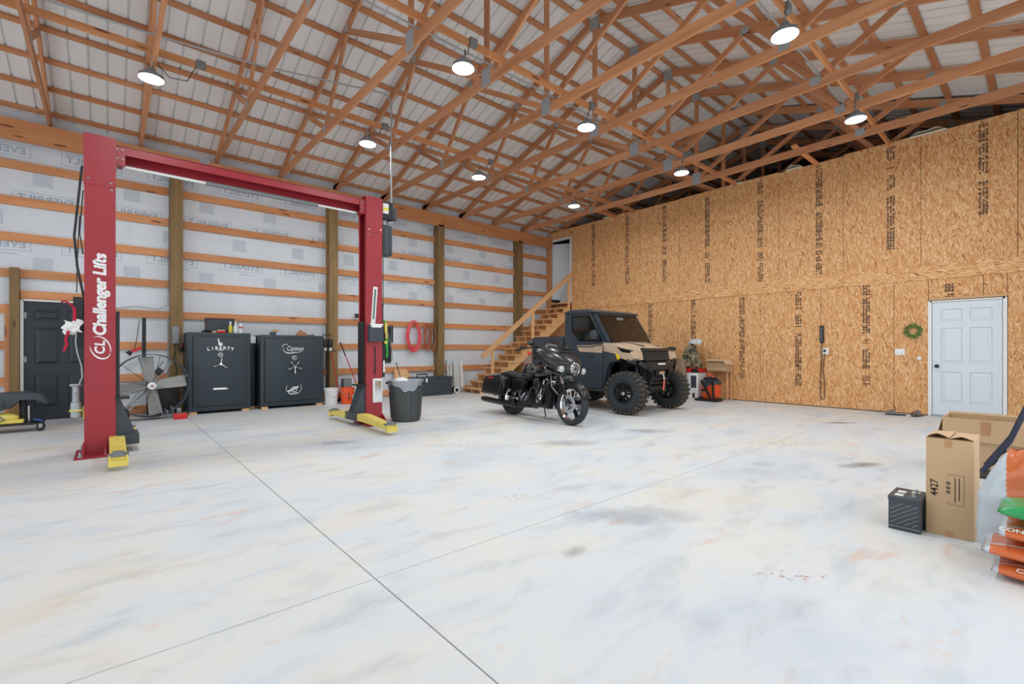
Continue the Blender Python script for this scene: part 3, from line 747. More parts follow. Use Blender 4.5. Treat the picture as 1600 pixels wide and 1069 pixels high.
# power unit on the right post
xo = 3.485 - LX
pu = B().box((xo + 0.12, 0.0, 3.6), (0.22, 0.24, 0.3), bev=0.02).build('motor', 'black', lift, 60)
b = B(); b.box((xo + 0.08, -0.122, 3.63), (0.1, 0.003, 0.17)); b.build('warning_label', 'white', pu, None)
b = B(); b.box((xo + 0.08, -0.1245, 3.62), (0.09, 0.003, 0.05)); b.build('warning_label', plain('label_yellow', srgb(235, 220, 60), 0.5), pu, None)
b = B(); b.box((xo + 0.27, 0.0, 3.58), (0.09, 0.14, 0.2), bev=0.01); b.build('switch_box', 'dark_grey', pu, 60)
b = B(); b.cyl((xo + 0.1, 0, 3.36), (xo + 0.1, 0, 3.46), 0.06, n=14); b.cyl((xo + 0.14, -0.08, 3.4), (xo + 0.22, -0.1, 3.42), 0.02, n=10); b.build('valve', 'steel', pu)
b = B(); b.box((xo + 0.11, 0.0, 3.10), (0.2, 0.22, 0.52), bev=0.03, seg=3)
for k in (-1, 1): b.box((xo + 0.11 + k * 0.05, -0.112, 3.1), (0.012, 0.01, 0.44), bev=0.003)
b.build('fluid_tank', 'dark_grey', pu, 60)
B().tube([(xo + 0.02, -0.13, 3.35), (xo + 0.012, -0.16, 2.6), (xo + 0.012, -0.165, 1.95)], 0.007, 6).build('hose', 'black', pu)
# release lever, tools and case hanging on the outer face of the right post
b = B(); b.box((xo + 0.02, -0.1, 1.78), (0.03, 0.05, 0.45), bev=0.005); b.box((xo + 0.03, -0.06, 0.95), (0.07, 0.12, 0.36), bev=0.01); b.box((xo + 0.03, -0.05, 1.27), (0.07, 0.1, 0.2), bev=0.01); b.build('lock_cover', 'black', lift, None)
B().box((xo + 0.045, -0.125, 0.95), (0.03, 0.006, 0.2), bev=0.002).build('lock_label', 'white', lift, None)
# cables on the outer face of the left post
xl = -0.207 - LX
b = B(); b.tube([(xl - 0.02, -0.1, 3.38), (xl - 0.05, -0.12, 3.0), (xl - 0.085, -0.13, 2.55), (xl - 0.06, -0.12, 2.2), (xl - 0.005, -0.1, 1.85)], 0.012, 6)
b.tube([(xl - 0.01, -0.1, 3.1), (xl - 0.04, -0.12, 2.6), (xl - 0.01, -0.12, 2.35)], 0.006, 6); b.tube([(xl - 0.04, -0.1, 2.8), (xl - 0.06, -0.1, 2.3), (xl - 0.065, -0.1, 1.9)], 0.005, 6); b.build('cable', 'black', lift)
b = B(); b.box((xl - 0.05, -0.05, 1.73), (0.09, 0.14, 0.24), bev=0.006); b.box((xl - 0.035, -0.03, 1.4), (0.07, 0.1, 0.3), bev=0.006); b.build('control_box', 'black', lift, None)
# adapter rack with stacked extension cans
b = B(); b.box((xl - 0.06, -0.06, 0.53), (0.14, 0.12, 0.015)); b.box((xl - 0.006, -0.06, 0.5), (0.012, 0.12, 0.14)); rk = b.build('adapter_rack', 'yellow', lift, None)
b = B(); b.lathe([(0.05, 0.45), (0.05, 0.62), (0.035, 0.63), (0.035, 0.72), (0.04, 0.73), (0.032, 0.74), (0.034, 0.80), (0.06, 0.82), (0.06, 0.835)], (xl - 0.07, -0.06, 0), n=18); b.build('height_adapter', 'steel', rk, 40)

# things hung on the lift posts
b = B(); b.grid(lambda u, v: (-0.30 + 0.14 * (u - 0.5) + 0.02 * math.sin(7 * v), 7.33 + 0.03 * math.sin(9 * u + 4 * v), 1.57 - 0.15 * v + 0.05 * (u - 0.5) + 0.01 * math.sin(11 * u)), 10, 8)
b.grid(lambda u, v: (-0.32 + 0.12 * (u - 0.5) + 0.02 * math.sin(5 * v), 7.30 + 0.02 * math.sin(8 * u + 3 * v), 1.55 - 0.1 * v - 0.05 * (u - 0.5)), 8, 6)
tag(b.build('rag', 'white', None, 180), 'crumpled white rag hanging beside the left lift column', 'rag')
b = B(); b.tube([(-0.29, 7.33, 1.72), (-0.285, 7.32, 1.62), (-0.29, 7.32, 1.56)], 0.016, 6); b.tube([(-0.335, 7.3, 1.45), (-0.36, 7.3, 1.36), (-0.35, 7.3, 1.30), (-0.375, 7.3, 1.22)], 0.014, 6)
b.tube([(-0.4, 7.33, 1.78), (-0.36, 7.33, 1.79), (-0.29, 7.33, 1.72)], 0.012, 6)
tag(b.build('strap', plain('crimson_cloth', srgb(176, 26, 56), 0.8), None), 'crimson strap tied round the white rag by the left column', 'strap')
b = B(); b.tube([(-0.27, 7.33, 1.47), (-0.28, 7.32, 1.33), (-0.265, 7.32, 1.2), (-0.23, 7.32, 1.05), (-0.222, 7.32, 0.92), (-0.25, 7.32, 0.84)], 0.006, 6)
tag(b.build('rope', plain('pale_cord', srgb(170, 176, 180), 0.7), None), 'thin pale cord dangling down the left lift column', 'cord')
case = thing('tool_case', 'black moulded tool case hanging behind the right lift column', 'tool case', (3.70, 7.72, 0))
b = B(); b.box((0.0, 0, 1.32), (0.22, 0.14, 0.66), bev=0.03, seg=3); b.build('shell', 'black', case, 60)
b = B(); b.box((-0.0, -0.075, 1.5), (0.06, 0.012, 0.2), bev=0.004); b.build('latch', 'dark_grey', case, 60)
b = B(); b.tube([(0.06, -0.07, 1.66), (0.11, -0.09, 1.66), (0.11, -0.09, 1.36), (0.06, -0.07, 1.36)], 0.014, 8); b.build('handle', 'black', case)
b = B(); b.tube([(3.57, 7.45, 1.74), (3.60, 7.42, 1.6), (3.585, 7.42, 1.42), (3.61, 7.42, 1.2), (3.60, 7.42, 1.1)], 0.016, 6); b.tube([(3.60, 7.44, 1.6), (3.62, 7.42, 1.4), (3.6, 7.42, 1.15)], 0.01, 6)
tag(b.build('cord', plain('green_cord', srgb(40, 190, 70), 0.5), None), 'bright green cord hanging on the right lift column', 'cord')
b = B(); b.tube([(3.55, 7.42, 1.7), (3.64, 7.4, 1.45), (3.69, 7.4, 1.2), (3.7, 7.4, 1.08), (3.65, 7.4, 1.0), (3.58, 7.4, 1.02)], 0.007, 6)
tag(b.build('hose', 'grey', None), 'thin grey air hose looping beside the right lift column', 'hose')
b = B(); b.box((3.56, 7.38, 1.6), (0.04, 0.05, 0.16), bev=0.01); b.cyl((3.57, 7.37, 1.52), (3.57, 7.37, 1.42), 0.02, n=10); b.box((3.55, 7.36, 1.36), (0.05, 0.05, 0.05), bev=0.01)
tag(b.build('air_gun', 'yellow', None), 'small brass and yellow air tool clipped on the right lift column', 'air tool')
# ---------------------------------------------------------------- along the wrapped wall
# safes
def safe(name_label, x0, x1, y, d, hgt, dial_x):
    t = thing('gun_safe', name_label, 'safe', ((x0 + x1) / 2, y, 0), 0, 'gun safes against the wall')
    w = x1 - x0; z0 = 0.05
    b = B(); b.box((0, d / 2, z0 + (hgt - z0) / 2), (w, d, hgt - z0), bev=0.025, seg=3); b.build('body', 'safe', t, 40)
    for sx in (-1, 1):
        for yy in (0.06, d - 0.06): B().box((sx * (w / 2 - 0.09), yy, z0 / 2), (0.12, 0.09, z0)).build('foot_block', 'stair', t, None)
    m = 0.085; zb, zt = z0 + 0.1, hgt - 0.075
    B().box((0, 0.0, (zb + zt) / 2), (w - 2 * m + 0.016, 0.012, zt - zb + 0.016)).build('door_gap', 'black_matte', t, None)
    dr = B().box((0, -0.012, (zb + zt) / 2), (w - 2 * m, 0.03, zt - zb), bev=0.008).build('safe_door', 'safe', t, 40)
    return t, dr, w
def five_spoke(par, x, z, n, L, a0):
    b = B(); b.cyl((x, -0.026, z), (x, -0.075, z), 0.03, 0.024, 16)
    for k in range(n):
        a = a0 + 2 * PI * k / n; c, s_ = math.cos(a), math.sin(a)
        b.cyl((x, -0.07, z), (x + L * c, -0.075, z + L * s_), 0.009, n=8); b.cyl((x + 0.6 * L * c, -0.0735, z + 0.6 * L * s_), (x + L * c, -0.075, z + L * s_), 0.011, 0.015, 10); b.ball((x + L * c, -0.075, z + L * s_), 0.0155, 10)
    b.build('spoke_handle', 'chrome', par)
def dial(par, x, z, r):
    b = B(); b.lathe([(r, 0.0), (r, 0.012), (r * 0.85, 0.018), (r * 0.8, 0.018)], (x, -0.027, z), (0, -1, 0), 24); b.build('lock_ring', 'chrome', par)
    b = B(); b.lathe([(r * 0.8, 0.0), (r * 0.78, 0.024), (r * 0.3, 0.027)], (x, -0.027, z), (0, -1, 0), 24); b.build('lock_dial', 'grey', par)
YSF = 10.60
t, dr, w = safe('dark charcoal gun safe with the word LIBERTY, topped with bottles', 1.13, 2.19, YSF, 0.62, 1.565, 0)
def txt(par, s, size, x, z, width=None, y=-0.0285, bold=0.002, mat='white_ink', shear=0, space=1.0):
    me = text_mesh(s, size, mat, bold=bold, shear=shear, space=space)
    if width:
        vx = [v.co.x for v in me.vertices]; me.transform(Matrix.Diagonal((width / (max(vx) - min(vx)), 1, 1, 1)))
    return link('lettering', me, par, face_T((x, y, z), (1, 0, 0), (0, 0, 1)))
for k, ch in enumerate('LIBERTY'):            # letters set on a shallow arch
    u = (k - 3) / 3.0
    me = text_mesh(ch, 0.085, 'white_ink', bold=0.003)
    link('lettering', me, dr, face_T((u * 0.20, -0.0285, 1.265 - 0.022 * u * u), (math.cos(-0.16 * u), 0, math.sin(-0.16 * u)), (-math.sin(-0.16 * u), 0, math.cos(-0.16 * u))))
B().box((0, -0.0285, 1.225), (0.09, 0.001, 0.012)).build('small_print', 'white_ink', dr, None)
b = B(); b.prism([(-0.03, 1.315), (-0.045, 1.43), (-0.03, 1.44), (-0.012, 1.38), (0.005, 1.37), (0.03, 1.365), (0.035, 1.33), (0.02, 1.31)], -0.0295, -0.0283, 'y'); b.ball((-0.038, -0.0288, 1.435), (0.012, 0.001, 0.014), 8); b.build('statue_emblem', 'white_ink', dr, None)
dial(dr, 0.0, 1.135, 0.045); five_spoke(dr, 0.0, 0.955, 3, 0.115, R(82))
B().box((-0.012, -0.03, 0.475), (0.22, 0.004, 0.035)).build('badge', 'chrome', dr, None)
B().prism([(0.09, 0.46), (0.13, 0.462), (0.12, 0.475), (0.09, 0.492)], -0.032, -0.029, 'y').build('badge_tip', 'chrome', dr, None)
t2, dr, w = safe('dark charcoal gun safe with the script name Cannon and a cannon crest', 2.365, 3.64, YSF + 0.02, 0.60, 1.54, 0)
txt(dr, 'Cannon', 0.14, 0.03, 1.255, 0.33, bold=0.0015, shear=0.3, space=1.12)
b = B()
for pts in ([(-0.2, 1.25), (-0.19, 1.20), (-0.12, 1.165), (-0.02, 1.185), (0.08, 1.165), (0.16, 1.20)], [(-0.21, 1.28), (-0.225, 1.32), (-0.19, 1.34), (-0.12, 1.345)], [(-0.17, 1.175), (-0.1, 1.15), (0.0, 1.16), (0.05, 1.175)]):
    b.tube([(x, -0.0285, z) for x, z in pts], 0.006, 6)
b.build('flourish', 'white_ink', dr)
dial(dr, 0.02, 1.06, 0.052); five_spoke(dr, 0.02, 0.865, 5, 0.13, R(55))
b = B(); T0 = 0.385
for k in range(16):
    a = 2 * PI * k / 16
    if k % 4 == 0: b.bar((0.01, -0.029, T0), (0.01 + 0.055 * math.cos(a), -0.029, T0 + 0.055 * math.sin(a)), 0.008, 0.003)
b.tube([(0.01 + 0.058 * math.cos(2 * PI * k / 24), -0.0285, T0 + 0.058 * math.sin(2 * PI * k / 24)) for k in range(24)], 0.006, 6, closed=True)
b.bar((-0.12, -0.03, T0 - 0.045), (0.10, -0.03, T0 + 0.055), 0.035, 0.004, up=(0, 1, 0))
b.tube([(-0.13, -0.0285, T0 + 0.09), (-0.15, -0.0285, T0 + 0.0), (-0.1, -0.0285, T0 - 0.07), (0.0, -0.0285, T0 - 0.085), (0.11, -0.0285, T0 - 0.07), (0.165, -0.0285, T0 + 0.0), (0.145, -0.0285, T0 + 0.1)], 0.005, 6)
b.tube([(-0.1, -0.0285, T0 - 0.085), (-0.04, -0.0285, T0 - 0.11), (0.02, -0.0285, T0 - 0.1), (0.1, -0.0285, T0 - 0.085)], 0.006, 6)
b.build('cannon_crest', 'white_ink', dr)

# on the safes
ZS1, ZS2 = 1.565, 1.54
fr = thing('picture_frame', 'dark framed panel leaning on the wall behind the bottles', 'picture frame', (1.74, 11.12, ZS1), 0)
RX = Matrix.Rotation(R(-5), 4, 'X')
B().box((0, 0, 0.155), (0.47, 0.02, 0.28)).build('panel', 'dark_grey', fr, None, RX)
fm = plain('oxblood_wood', srgb(74, 30, 28), 0.4)
for x in (-0.25, 0.25): B().box((x, 0, 0.155), (0.03, 0.035, 0.31)).build('frame_side', fm, fr, None, RX)
for z in (0.012, 0.3): B().box((0, 0, z), (0.47, 0.034, 0.02)).build('frame_rail', fm, fr, None, RX)
def bottle(label, x, y, z, prof, mat, cap, capprof, n=18, name='bottle'):
    t = thing(name, label, 'bottle', (x, y, z), 0, 'bottles on the safe'); B().lathe(prof, n=n).build('body', mat, t); B().lathe(capprof, n=n).build('cap', cap, t); return t
yl = plain('yellow_bottle', srgb(222, 206, 60), 0.35); bl = plain('blue_trigger', srgb(40, 60, 120), 0.4); wb = plain('clear_white_bottle', srgb(226, 232, 236), 0.25)
t = bottle('yellow spray bottle with a white neck on the left safe', 1.875, 10.86, ZS1, [(0.032, 0), (0.036, 0.02), (0.036, 0.11), (0.03, 0.15), (0.016, 0.17)], yl, 'white', [(0.016, 0.168), (0.02, 0.19), (0.02, 0.235), (0.012, 0.24)])
b = B(); b.bar((0.0, 0, 0.225), (-0.06, -0.01, 0.23), 0.018, 0.02); b.bar((-0.025, 0, 0.22), (-0.045, 0, 0.175), 0.012, 0.012); b.build('trigger', bl, t)
bottle('tall clear white wine-shaped bottle on the left safe', 1.965, 10.86, ZS1, [(0.036, 0), (0.04, 0.02), (0.04, 0.12), (0.016, 0.18), (0.013, 0.22)], wb, 'white', [(0.014, 0.22), (0.015, 0.25), (0.01, 0.252)])
t = bottle('short white bottle with a red label at the right end of the left safe', 2.06, 10.86, ZS1, [(0.036, 0), (0.038, 0.02), (0.038, 0.15), (0.026, 0.17), (0.022, 0.18)], wb, 'white', [(0.024, 0.178), (0.026, 0.21), (0.02, 0.213)])
B().lathe([(0.0385, 0.10), (0.0385, 0.145)], n=18, cap=False).build('bottle_label', plain('red_label', srgb(206, 120, 112), 0.5), t)
t = thing('tin_can', 'flat red tin with a pale lid lying on the left safe', 'tin', (1.70, 10.78, ZS1)); B().box((0, 0, 0.025), (0.15, 0.08, 0.05), bev=0.012).build('body', 'red_plastic', t); B().box((0, 0, 0.054), (0.13, 0.07, 0.012), bev=0.004).build('lid', 'cream', t)
t = thing('small_box', 'small cream paper box beside the red tin', 'box', (1.585, 10.77, ZS1)); B().box((0, 0, 0.018), (0.06, 0.06, 0.036), bev=0.004).build('box', 'cream', t); B().box((0, -0.031, 0.018), (0.04, 0.002, 0.02)).build('box_label', 'tape', t, None)
b = B(); b.tube([(1.38, 10.78, ZS1 + 0.02), (1.43, 10.77, ZS1 + 0.035), (1.47, 10.78, ZS1 + 0.05), (1.51, 10.8, ZS1 + 0.035), (1.53, 10.82, ZS1 + 0.014)], [0.016, 0.022, 0.026, 0.022, 0.012], 8)
tag(b.build('work_glove', 'black_matte', None), 'black work glove lying at the left end of the left safe', 'glove')
t = thing('desk_fan', 'dark round desk fan beside the bottles on the left safe', 'desk fan', (1.79, 10.95, ZS1))
B().tube([(0.07 * math.cos(2 * PI * k / 20), 0, 0.10 + 0.07 * math.sin(2 * PI * k / 20)) for k in range(20)], 0.006, 6, closed=True).build('guard', 'black', t)
b = B(); [b.bar((0, 0, 0.1), (0.06 * math.cos(a), 0, 0.1 + 0.06 * math.sin(a)), 0.03, 0.004) for a in (0.3, 2.4, 4.5)]; b.build('blades', 'grey', t); b = B(); b.cyl((0, 0, 0), (0, 0, 0.03), 0.035, 0.02); b.build('base', 'black', t)
# on the right safe
t = thing('small_carton', 'small blue and black carton on the right safe', 'box', (2.70, 10.82, ZS2)); B().box((0, 0, 0.035), (0.2, 0.1, 0.07), bev=0.003).build('carton', 'dark_grey', t); B().box((0.052, -0.0515, 0.035), (0.09, 0.002, 0.062)).build('carton_label', plain('blue_label', srgb(180, 196, 226), 0.5), t, None)
t = thing('wood_block', 'small tan block standing on the blue carton', 'block', (2.71, 10.82, ZS2 + 0.071)); B().box((0, 0, 0.028), (0.1, 0.07, 0.055), bev=0.004).build('block', 'cardboard', t); B().box((0, -0.036, 0.028), (0.07, 0.002, 0.02)).build('block_label', 'tape', t, None)
b = B(); b.grid(lambda u, v: (3.22 + 0.24 * (u - 0.5), 10.8 + 0.14 * (v - 0.5), ZS2 + 0.004 + 0.09 * math.sin(PI * u) ** 0.6 * math.sin(PI * v) ** 0.5 * (1 + 0.35 * math.sin(13 * u + 5 * v))), 16, 12)
tag(b.build('leather_glove', plain('brown_leather', srgb(176, 116, 84), 0.8, var=0.2), None, 180), 'crumpled brown leather glove on the right safe', 'glove')
t = thing('hand_tool', 'small grey and red hand tool at the right end of the right safe', 'tool', (3.42, 10.78, ZS2)); B().box((0, 0, 0.015), (0.14, 0.05, 0.03), bev=0.006).build('body', 'grey', t); B().cyl((0.02, 0, 0.03), (0.04, 0, 0.06), 0.014, n=10).build('nozzle', 'steel', t)

# between the safes: a white framed cooler with dark glass
t = thing('narrow_cabinet', 'narrow white cabinet standing in the gap between the safes', 'cabinet', (2.275, 11.0, 0)); B().box((0, 0.08, 0.78), (0.14, 0.3, 1.46), bev=0.006).build('body', 'black', t); B().box((0, -0.08, 1.44), (0.14, 0.02, 0.14)).build('top_panel', 'white', t); B().box((0, 0.08, 0.025), (0.13, 0.25, 0.05)).build('plinth', 'stair', t)

# drum fan
fan = thing('drum_fan', 'large round shop fan with grey blades and wire spokes on the floor', 'fan', (0.575, 10.42, 0), R(4))
FR, fz = 0.545, 0.60
circ = lambda r, y, n: [(r * math.cos(2 * PI * k / n), y, fz + r * math.sin(2 * PI * k / n)) for k in range(n)]
b = B(); n = 48; rr = []
for r, y in ((FR, -0.12), (FR + 0.012, -0.12), (FR + 0.012, 0.12), (FR, 0.12)): rr.append(circ(r, y, n))
b.rings(rr + [rr[0]], True, False); b.build('ring', 'dark_grey', fan, 40)
b = B(); b.cyl((0, -0.1, fz), (0, 0.1, fz), 0.07, n=20); b.build('motor_hub', 'dark_grey', fan)
b = B(); b.lathe([(0.065, 0.0), (0.065, 0.01), (0.05, 0.02), (0.01, 0.024)], (0, -0.135, fz), (0, -1, 0), 24); hb = b.build('badge', 'white', fan)
B().box((0, -0.161, fz + 0.012), (0.03, 0.002, 0.022)).build('badge_mark', 'red_plastic', hb, None); B().box((0, -0.161, fz - 0.012), (0.06, 0.002, 0.01)).build('badge_mark', 'ink', hb, None)
bladem = plain('fan_blade_metal', srgb(150, 150, 146), 0.5, 0.3)
for a in (8, 98, 188, 278):
    b = B(); c, s_ = math.cos(R(a)), math.sin(R(a))
    def bl_(u, v, c=c, s_=s_):
        r = 0.06 + u * (FR - 0.09); wv = (0.075 + 0.03 * u) * (v - 0.5) * 2
        return (r * c - wv * s_, -0.02 + 0.06 * (v - 0.5), fz + r * s_ + wv * c)
    b.grid(bl_, 6, 3); b.build('blade', bladem, fan, 180)
for k in range(12):
    a = 2 * PI * k / 12 + 0.18
    B().cyl((0.06 * math.cos(a), -0.128, fz + 0.06 * math.sin(a)), (FR * math.cos(a + 0.12), -0.115, fz + FR * math.sin(a + 0.12)), 0.0045, n=6).build('wire_spoke', 'black' if k % 3 else 'steel', fan)
for s_ in (-1, 1):
    b = B(); b.bar((-0.33 + s_ * 0.035, 0.1, 0.16), (0.26 + s_ * 0.06, 0.12, 1.02), 0.03, 0.03, up=(0, 1, 0)); b.build('frame_bar', 'steel', fan)
b = B(); b.box((0.12, 0.05, 0.84), (0.12, 0.08, 0.1), Matrix.Rotation(R(-50), 3, 'Y'), bev=0.01); b.build('switch_box', 'black', fan)
b = B(); b.cyl((-0.40, -0.02, 0.12), (-0.40, 0.05, 0.12), 0.115, n=24, bev=0.012); wh = b.build('wheel', 'rubber', fan)
B().cyl((-0.40, -0.03, 0.12), (-0.40, -0.018, 0.12), 0.07, 0.06, n=20).build('wheel_hub', 'grey', wh)
b = B(); b.tube([(0.22, -0.1, 0.16), (0.24, -0.1, 0.01), (0.32, -0.1, 0.01), (0.31, -0.1, 0.2)], 0.008, 6); b.tube([(0.22, 0.1, 0.16), (0.24, 0.1, 0.01), (0.32, 0.1, 0.01), (0.31, 0.1, 0.2)], 0.008, 6); b.build('foot', 'steel', fan)
# things round the fan
t = thing('compound_bow', 'black upright bow with red grip hanging behind the drum fan', 'bow', (0.5, 11.25, 0))
b = B(); b.box((0.02, 0, 1.45), (0.06, 0.05, 0.78), bev=0.01); b.build('riser', 'black', t); b = B(); b.tube([(-0.05, 0, 1.78), (-0.085, 0, 1.45), (-0.12, 0, 1.25)], 0.006, 6); b.build('string', 'ink', t)
b = B(); b.bar((-0.22, -0.02, 1.17), (-0.02, -0.02, 1.27), 0.04, 0.05); b.build('grip', 'red_plastic', t); b = B(); b.cyl((-0.22, -0.02, 1.15), (-0.17, -0.02, 1.2), 0.05, 0.03, 12); b.build('cam', 'black', t)
t = thing('transformer_box', 'grey ribbed power supply screwed to the post above the fan', 'power supply', (1.0, YP, 0)); b = B(); b.box((0, -0.04, 1.52), (0.12, 0.08, 0.34), bev=0.008); b.build('case', 'grey', t)
for k in (-1, 0, 1): B().box((k * 0.032, -0.083, 1.52), (0.012, 0.008, 0.32)).build('fin', 'steel', t, None)
B().tube([(-0.01, -0.03, 1.35), (0.0, -0.03, 1.2), (-0.03, -0.03, 1.05), (0.03, -0.03, 0.85), (0.0, -0.03, 0.6)], 0.008, 6).build('lead', 'black', t)
t = thing('toolbox', 'small red toolbox on the floor between the fan and the left safe', 'toolbox', (0.98, 10.16, 0)); B().box((0, 0, 0.05), (0.2, 0.12, 0.1), bev=0.01).build('body', 'red_plastic', t); B().box((0, 0, 0.105), (0.12, 0.05, 0.012), bev=0.003).build('lid', 'grey', t)
t = thing('glass_jar', 'small grey jar standing on the red toolbox', 'jar', (0.96, 10.16, 0.112)); B().lathe([(0.03, 0), (0.035, 0.01), (0.035, 0.06), (0.03, 0.07)], n=14).build('body', 'grey', t); B().lathe([(0.032, 0.07), (0.032, 0.085)], n=14).build('lid', 'steel', t)
t = thing('black_panel', 'tall black board leaning on the wall behind the fan', 'board', (0.8, 11.15, 0)); B().box((0, 0, 0.27), (0.5, 0.05, 0.54), bev=0.01).build('board', 'black', t); B().box((0, -0.03, 0.52), (0.46, 0.02, 0.03)).build('edge_strip', 'dark_grey', t)
t = thing('wall_control', 'dark control box on the wall beside the left safe', 'control box', (1.085, 11.19, 1.28)); B().box((0, 0, 0), (0.07, 0.07, 0.16), bev=0.008).build('case', 'black', t); B().box((-0.0, -0.037, 0.03), (0.03, 0.006, 0.03)).build('switch', 'red_plastic', t)

# work-light tripod, buckets, brooms
t = thing('tripod_lamp', 'black twin work lamp on a tripod beside the right safe', 'work lamp', (3.86, 11.02, 0))
B().cyl((0, 0, 0.3), (0, 0, 1.2), 0.016, n=10).build('pole', 'black', t)
for a in (0.4, 2.5, 4.6): B().cyl((0, 0, 0.42), (0.19 * math.cos(a), 0.17 * math.sin(a), 0.01), 0.012, n=8).build('leg', 'black', t)
B().box((0.04, 0, 1.2), (0.36, 0.02, 0.02)).build('crossbar', 'black', t)
for x in (-0.06, 0.06):
    hd = B().box((x, -0.02, 1.38), (0.1, 0.1, 0.2), bev=0.015).build('lamp_head', 'black', t); B().box((x, -0.04, 1.245), (0.05, 0.03, 0.08), bev=0.004).build('bracket', 'white', hd)
B().tube([(-0.09, 0, 1.48), (-0.09, 0, 1.58), (0.08, 0, 1.58)], 0.012, 8).build('carry_handle', 'black', t)
def bucket(label, x, y, mat, wh):
    t = thing('bucket', label, 'bucket', (x, y, 0), 0, 'five-gallon buckets'); B().lathe([(0.125, 0.0), (0.13, 0.01), (0.145, 0.3), (0.155, 0.302), (0.155, 0.33), (0.148, 0.332), (0.15, 0.36), (0.157, 0.362), (0.157, 0.37), (0.145, 0.37), (0.13, 0.05), (0.01, 0.02)], n=28).build('pail', mat, t)
    B().tube([(0.158 * math.cos(a), -0.158 * math.sin(a), 0.34 - 0.16 * math.sin(a)) for a in [PI * k / 12 for k in range(13)]], 0.004, 6).build('bail', 'steel', t); return t
bucket('white plastic bucket on the floor beside the right safe', 3.81, 10.62, 'white', 0)
t = bucket('bright orange plastic bucket with black and white print', 4.13, 10.5, 'orange', 0)
b = B(); r_ = random.Random(3)
for k in range(9):
    for q in range(2):
        a = R(-104) + q * 0.14; z = 0.10 + k * 0.018; b.bar((0.1435 * math.cos(a), 0.1435 * math.sin(a), z), (0.1435 * math.cos(a + 0.11 * r_.uniform(0.6, 1)), 0.1435 * math.sin(a + 0.11), z), 0.002, 0.012)
b.build('print', 'ink', t, None)
B().grid(lambda u, v: (0.147 * math.cos(R(-62 + 32 * u)), 0.147 * math.sin(R(-62 + 32 * u)), 0.07 + 0.14 * v), 6, 2).build('print', 'white_ink', t)
t = thing('broom', 'red-handled broom leaning beside the post, nearer the white bucket', 'broom', (4.08, 10.85, 0)); B().cyl((0.02, 0, 0.06), (-0.12, 0.28, 1.32), 0.012, n=8).build('handle', 'red_plastic', t); B().box((0.02, 0, 0.07), (0.3, 0.05, 0.1), bev=0.01).build('head', 'black', t); B().cyl((-0.105, 0.25, 1.18), (-0.121, 0.282, 1.33), 0.014, n=8).build('grip', 'black', t)
t = thing('broom', 'red-handled broom slanting across the wall beside the right lift column', 'broom', (4.62, 10.9, 0)); B().cyl((0.02, 0, 0.1), (-0.36, 0.36, 1.4), 0.012, n=8).build('handle', 'red_plastic', t); B().cyl((-0.27, 0.27, 1.08), (-0.363, 0.362, 1.41), 0.016, n=8).build('grip', 'black', t); B().box((0.03, 0, 0.06), (0.28, 0.05, 0.12), bev=0.01).build('head', 'grey', t)
t = thing('cut_off_saw', 'yellow and grey power saw on the floor behind the orange bucket', 'power saw', (4.42, 10.35, 0)); b = B(); b.tube([(-0.16, 0, 0.44), (-0.05, 0, 0.46), (0.03, 0, 0.42), (0.06, 0, 0.3), (0.04, 0, 0.2)], 0.035, 8); b.build('handle', plain('saw_yellow', srgb(232, 160, 30), 0.4), t); B().box((0.02, 0.02, 0.12), (0.26, 0.2, 0.2), bev=0.03).build('body', 'black', t); B().box((0.03, -0.05, 0.02), (0.3, 0.3, 0.04), bev=0.01).build('base', 'grey', t)
t = thing('storage_box', 'small grey and white box by the post behind the brooms', 'box', (4.36, 11.14, 0)); B().box((0, 0, 0.27), (0.2, 0.18, 0.54), bev=0.02).build('body', 'grey', t); B().box((0.115, 0, 0.27), (0.03, 0.17, 0.53), bev=0.01).build('side', 'white', t)
t = thing('shelf_stand', 'low wooden stand with jars behind the right lift column', 'stand', (4.86, 11.1, 0)); B().box((0, 0, 0.93), (0.3, 0.2, 0.03)).build('shelf', 'stair', t, None)
for x in (-0.13, 0.13): B().box((x, 0, 0.46), (0.03, 0.18, 0.92)).build('leg', 'stair', t, None)
t = thing('spray_can', 'blue and red aerosol can standing on the wooden stand', 'aerosol', (4.8, 11.08, 0.945)); B().lathe([(0.03, 0), (0.032, 0.005), (0.032, 0.16), (0.02, 0.18)], n=14).build('can', bl, t); B().lathe([(0.022, 0.178), (0.022, 0.2), (0.01, 0.21)], n=14).build('cap', 'red_plastic', t)
t = thing('wall_outlet', 'small dark outlet box on the wall left of the right lift column', 'outlet', (4.72, 11.35, 1.98)); B().box((0, 0, 0.1), (0.11, 0.08, 0.1), bev=0.006).build('box', 'black', t); B().tube([(0.0, -0.05, 0.05), (0.01, -0.06, -0.2), (0.01, -0.06, -0.75)], 0.01, 6).build('cord', 'tape', t)
t = thing('plywood_offcut', 'tan plywood offcut standing behind the trash can', 'plywood', (6.02, 11.25, 0)); B().prism([(-0.3, 0), (0.2, 0), (0.2, 0.5), (0.05, 0.72), (-0.3, 0.72)], 0, 0.02, 'y').build('sheet', 'stair', t, None, Matrix.Rotation(R(-8), 4, 'X'))
t = thing('sponge_mop', 'yellow sponge mop head on the floor behind the right lift column', 'mop', (5.75, 10.8, 0)); B().box((0, 0, 0.07), (0.24, 0.12, 0.14), bev=0.03).build('head', 'yellow', t); B().cyl((0, 0, 0.1), (-0.1, 0.3, 0.9), 0.012, n=8).build('handle', 'dark_grey', t)

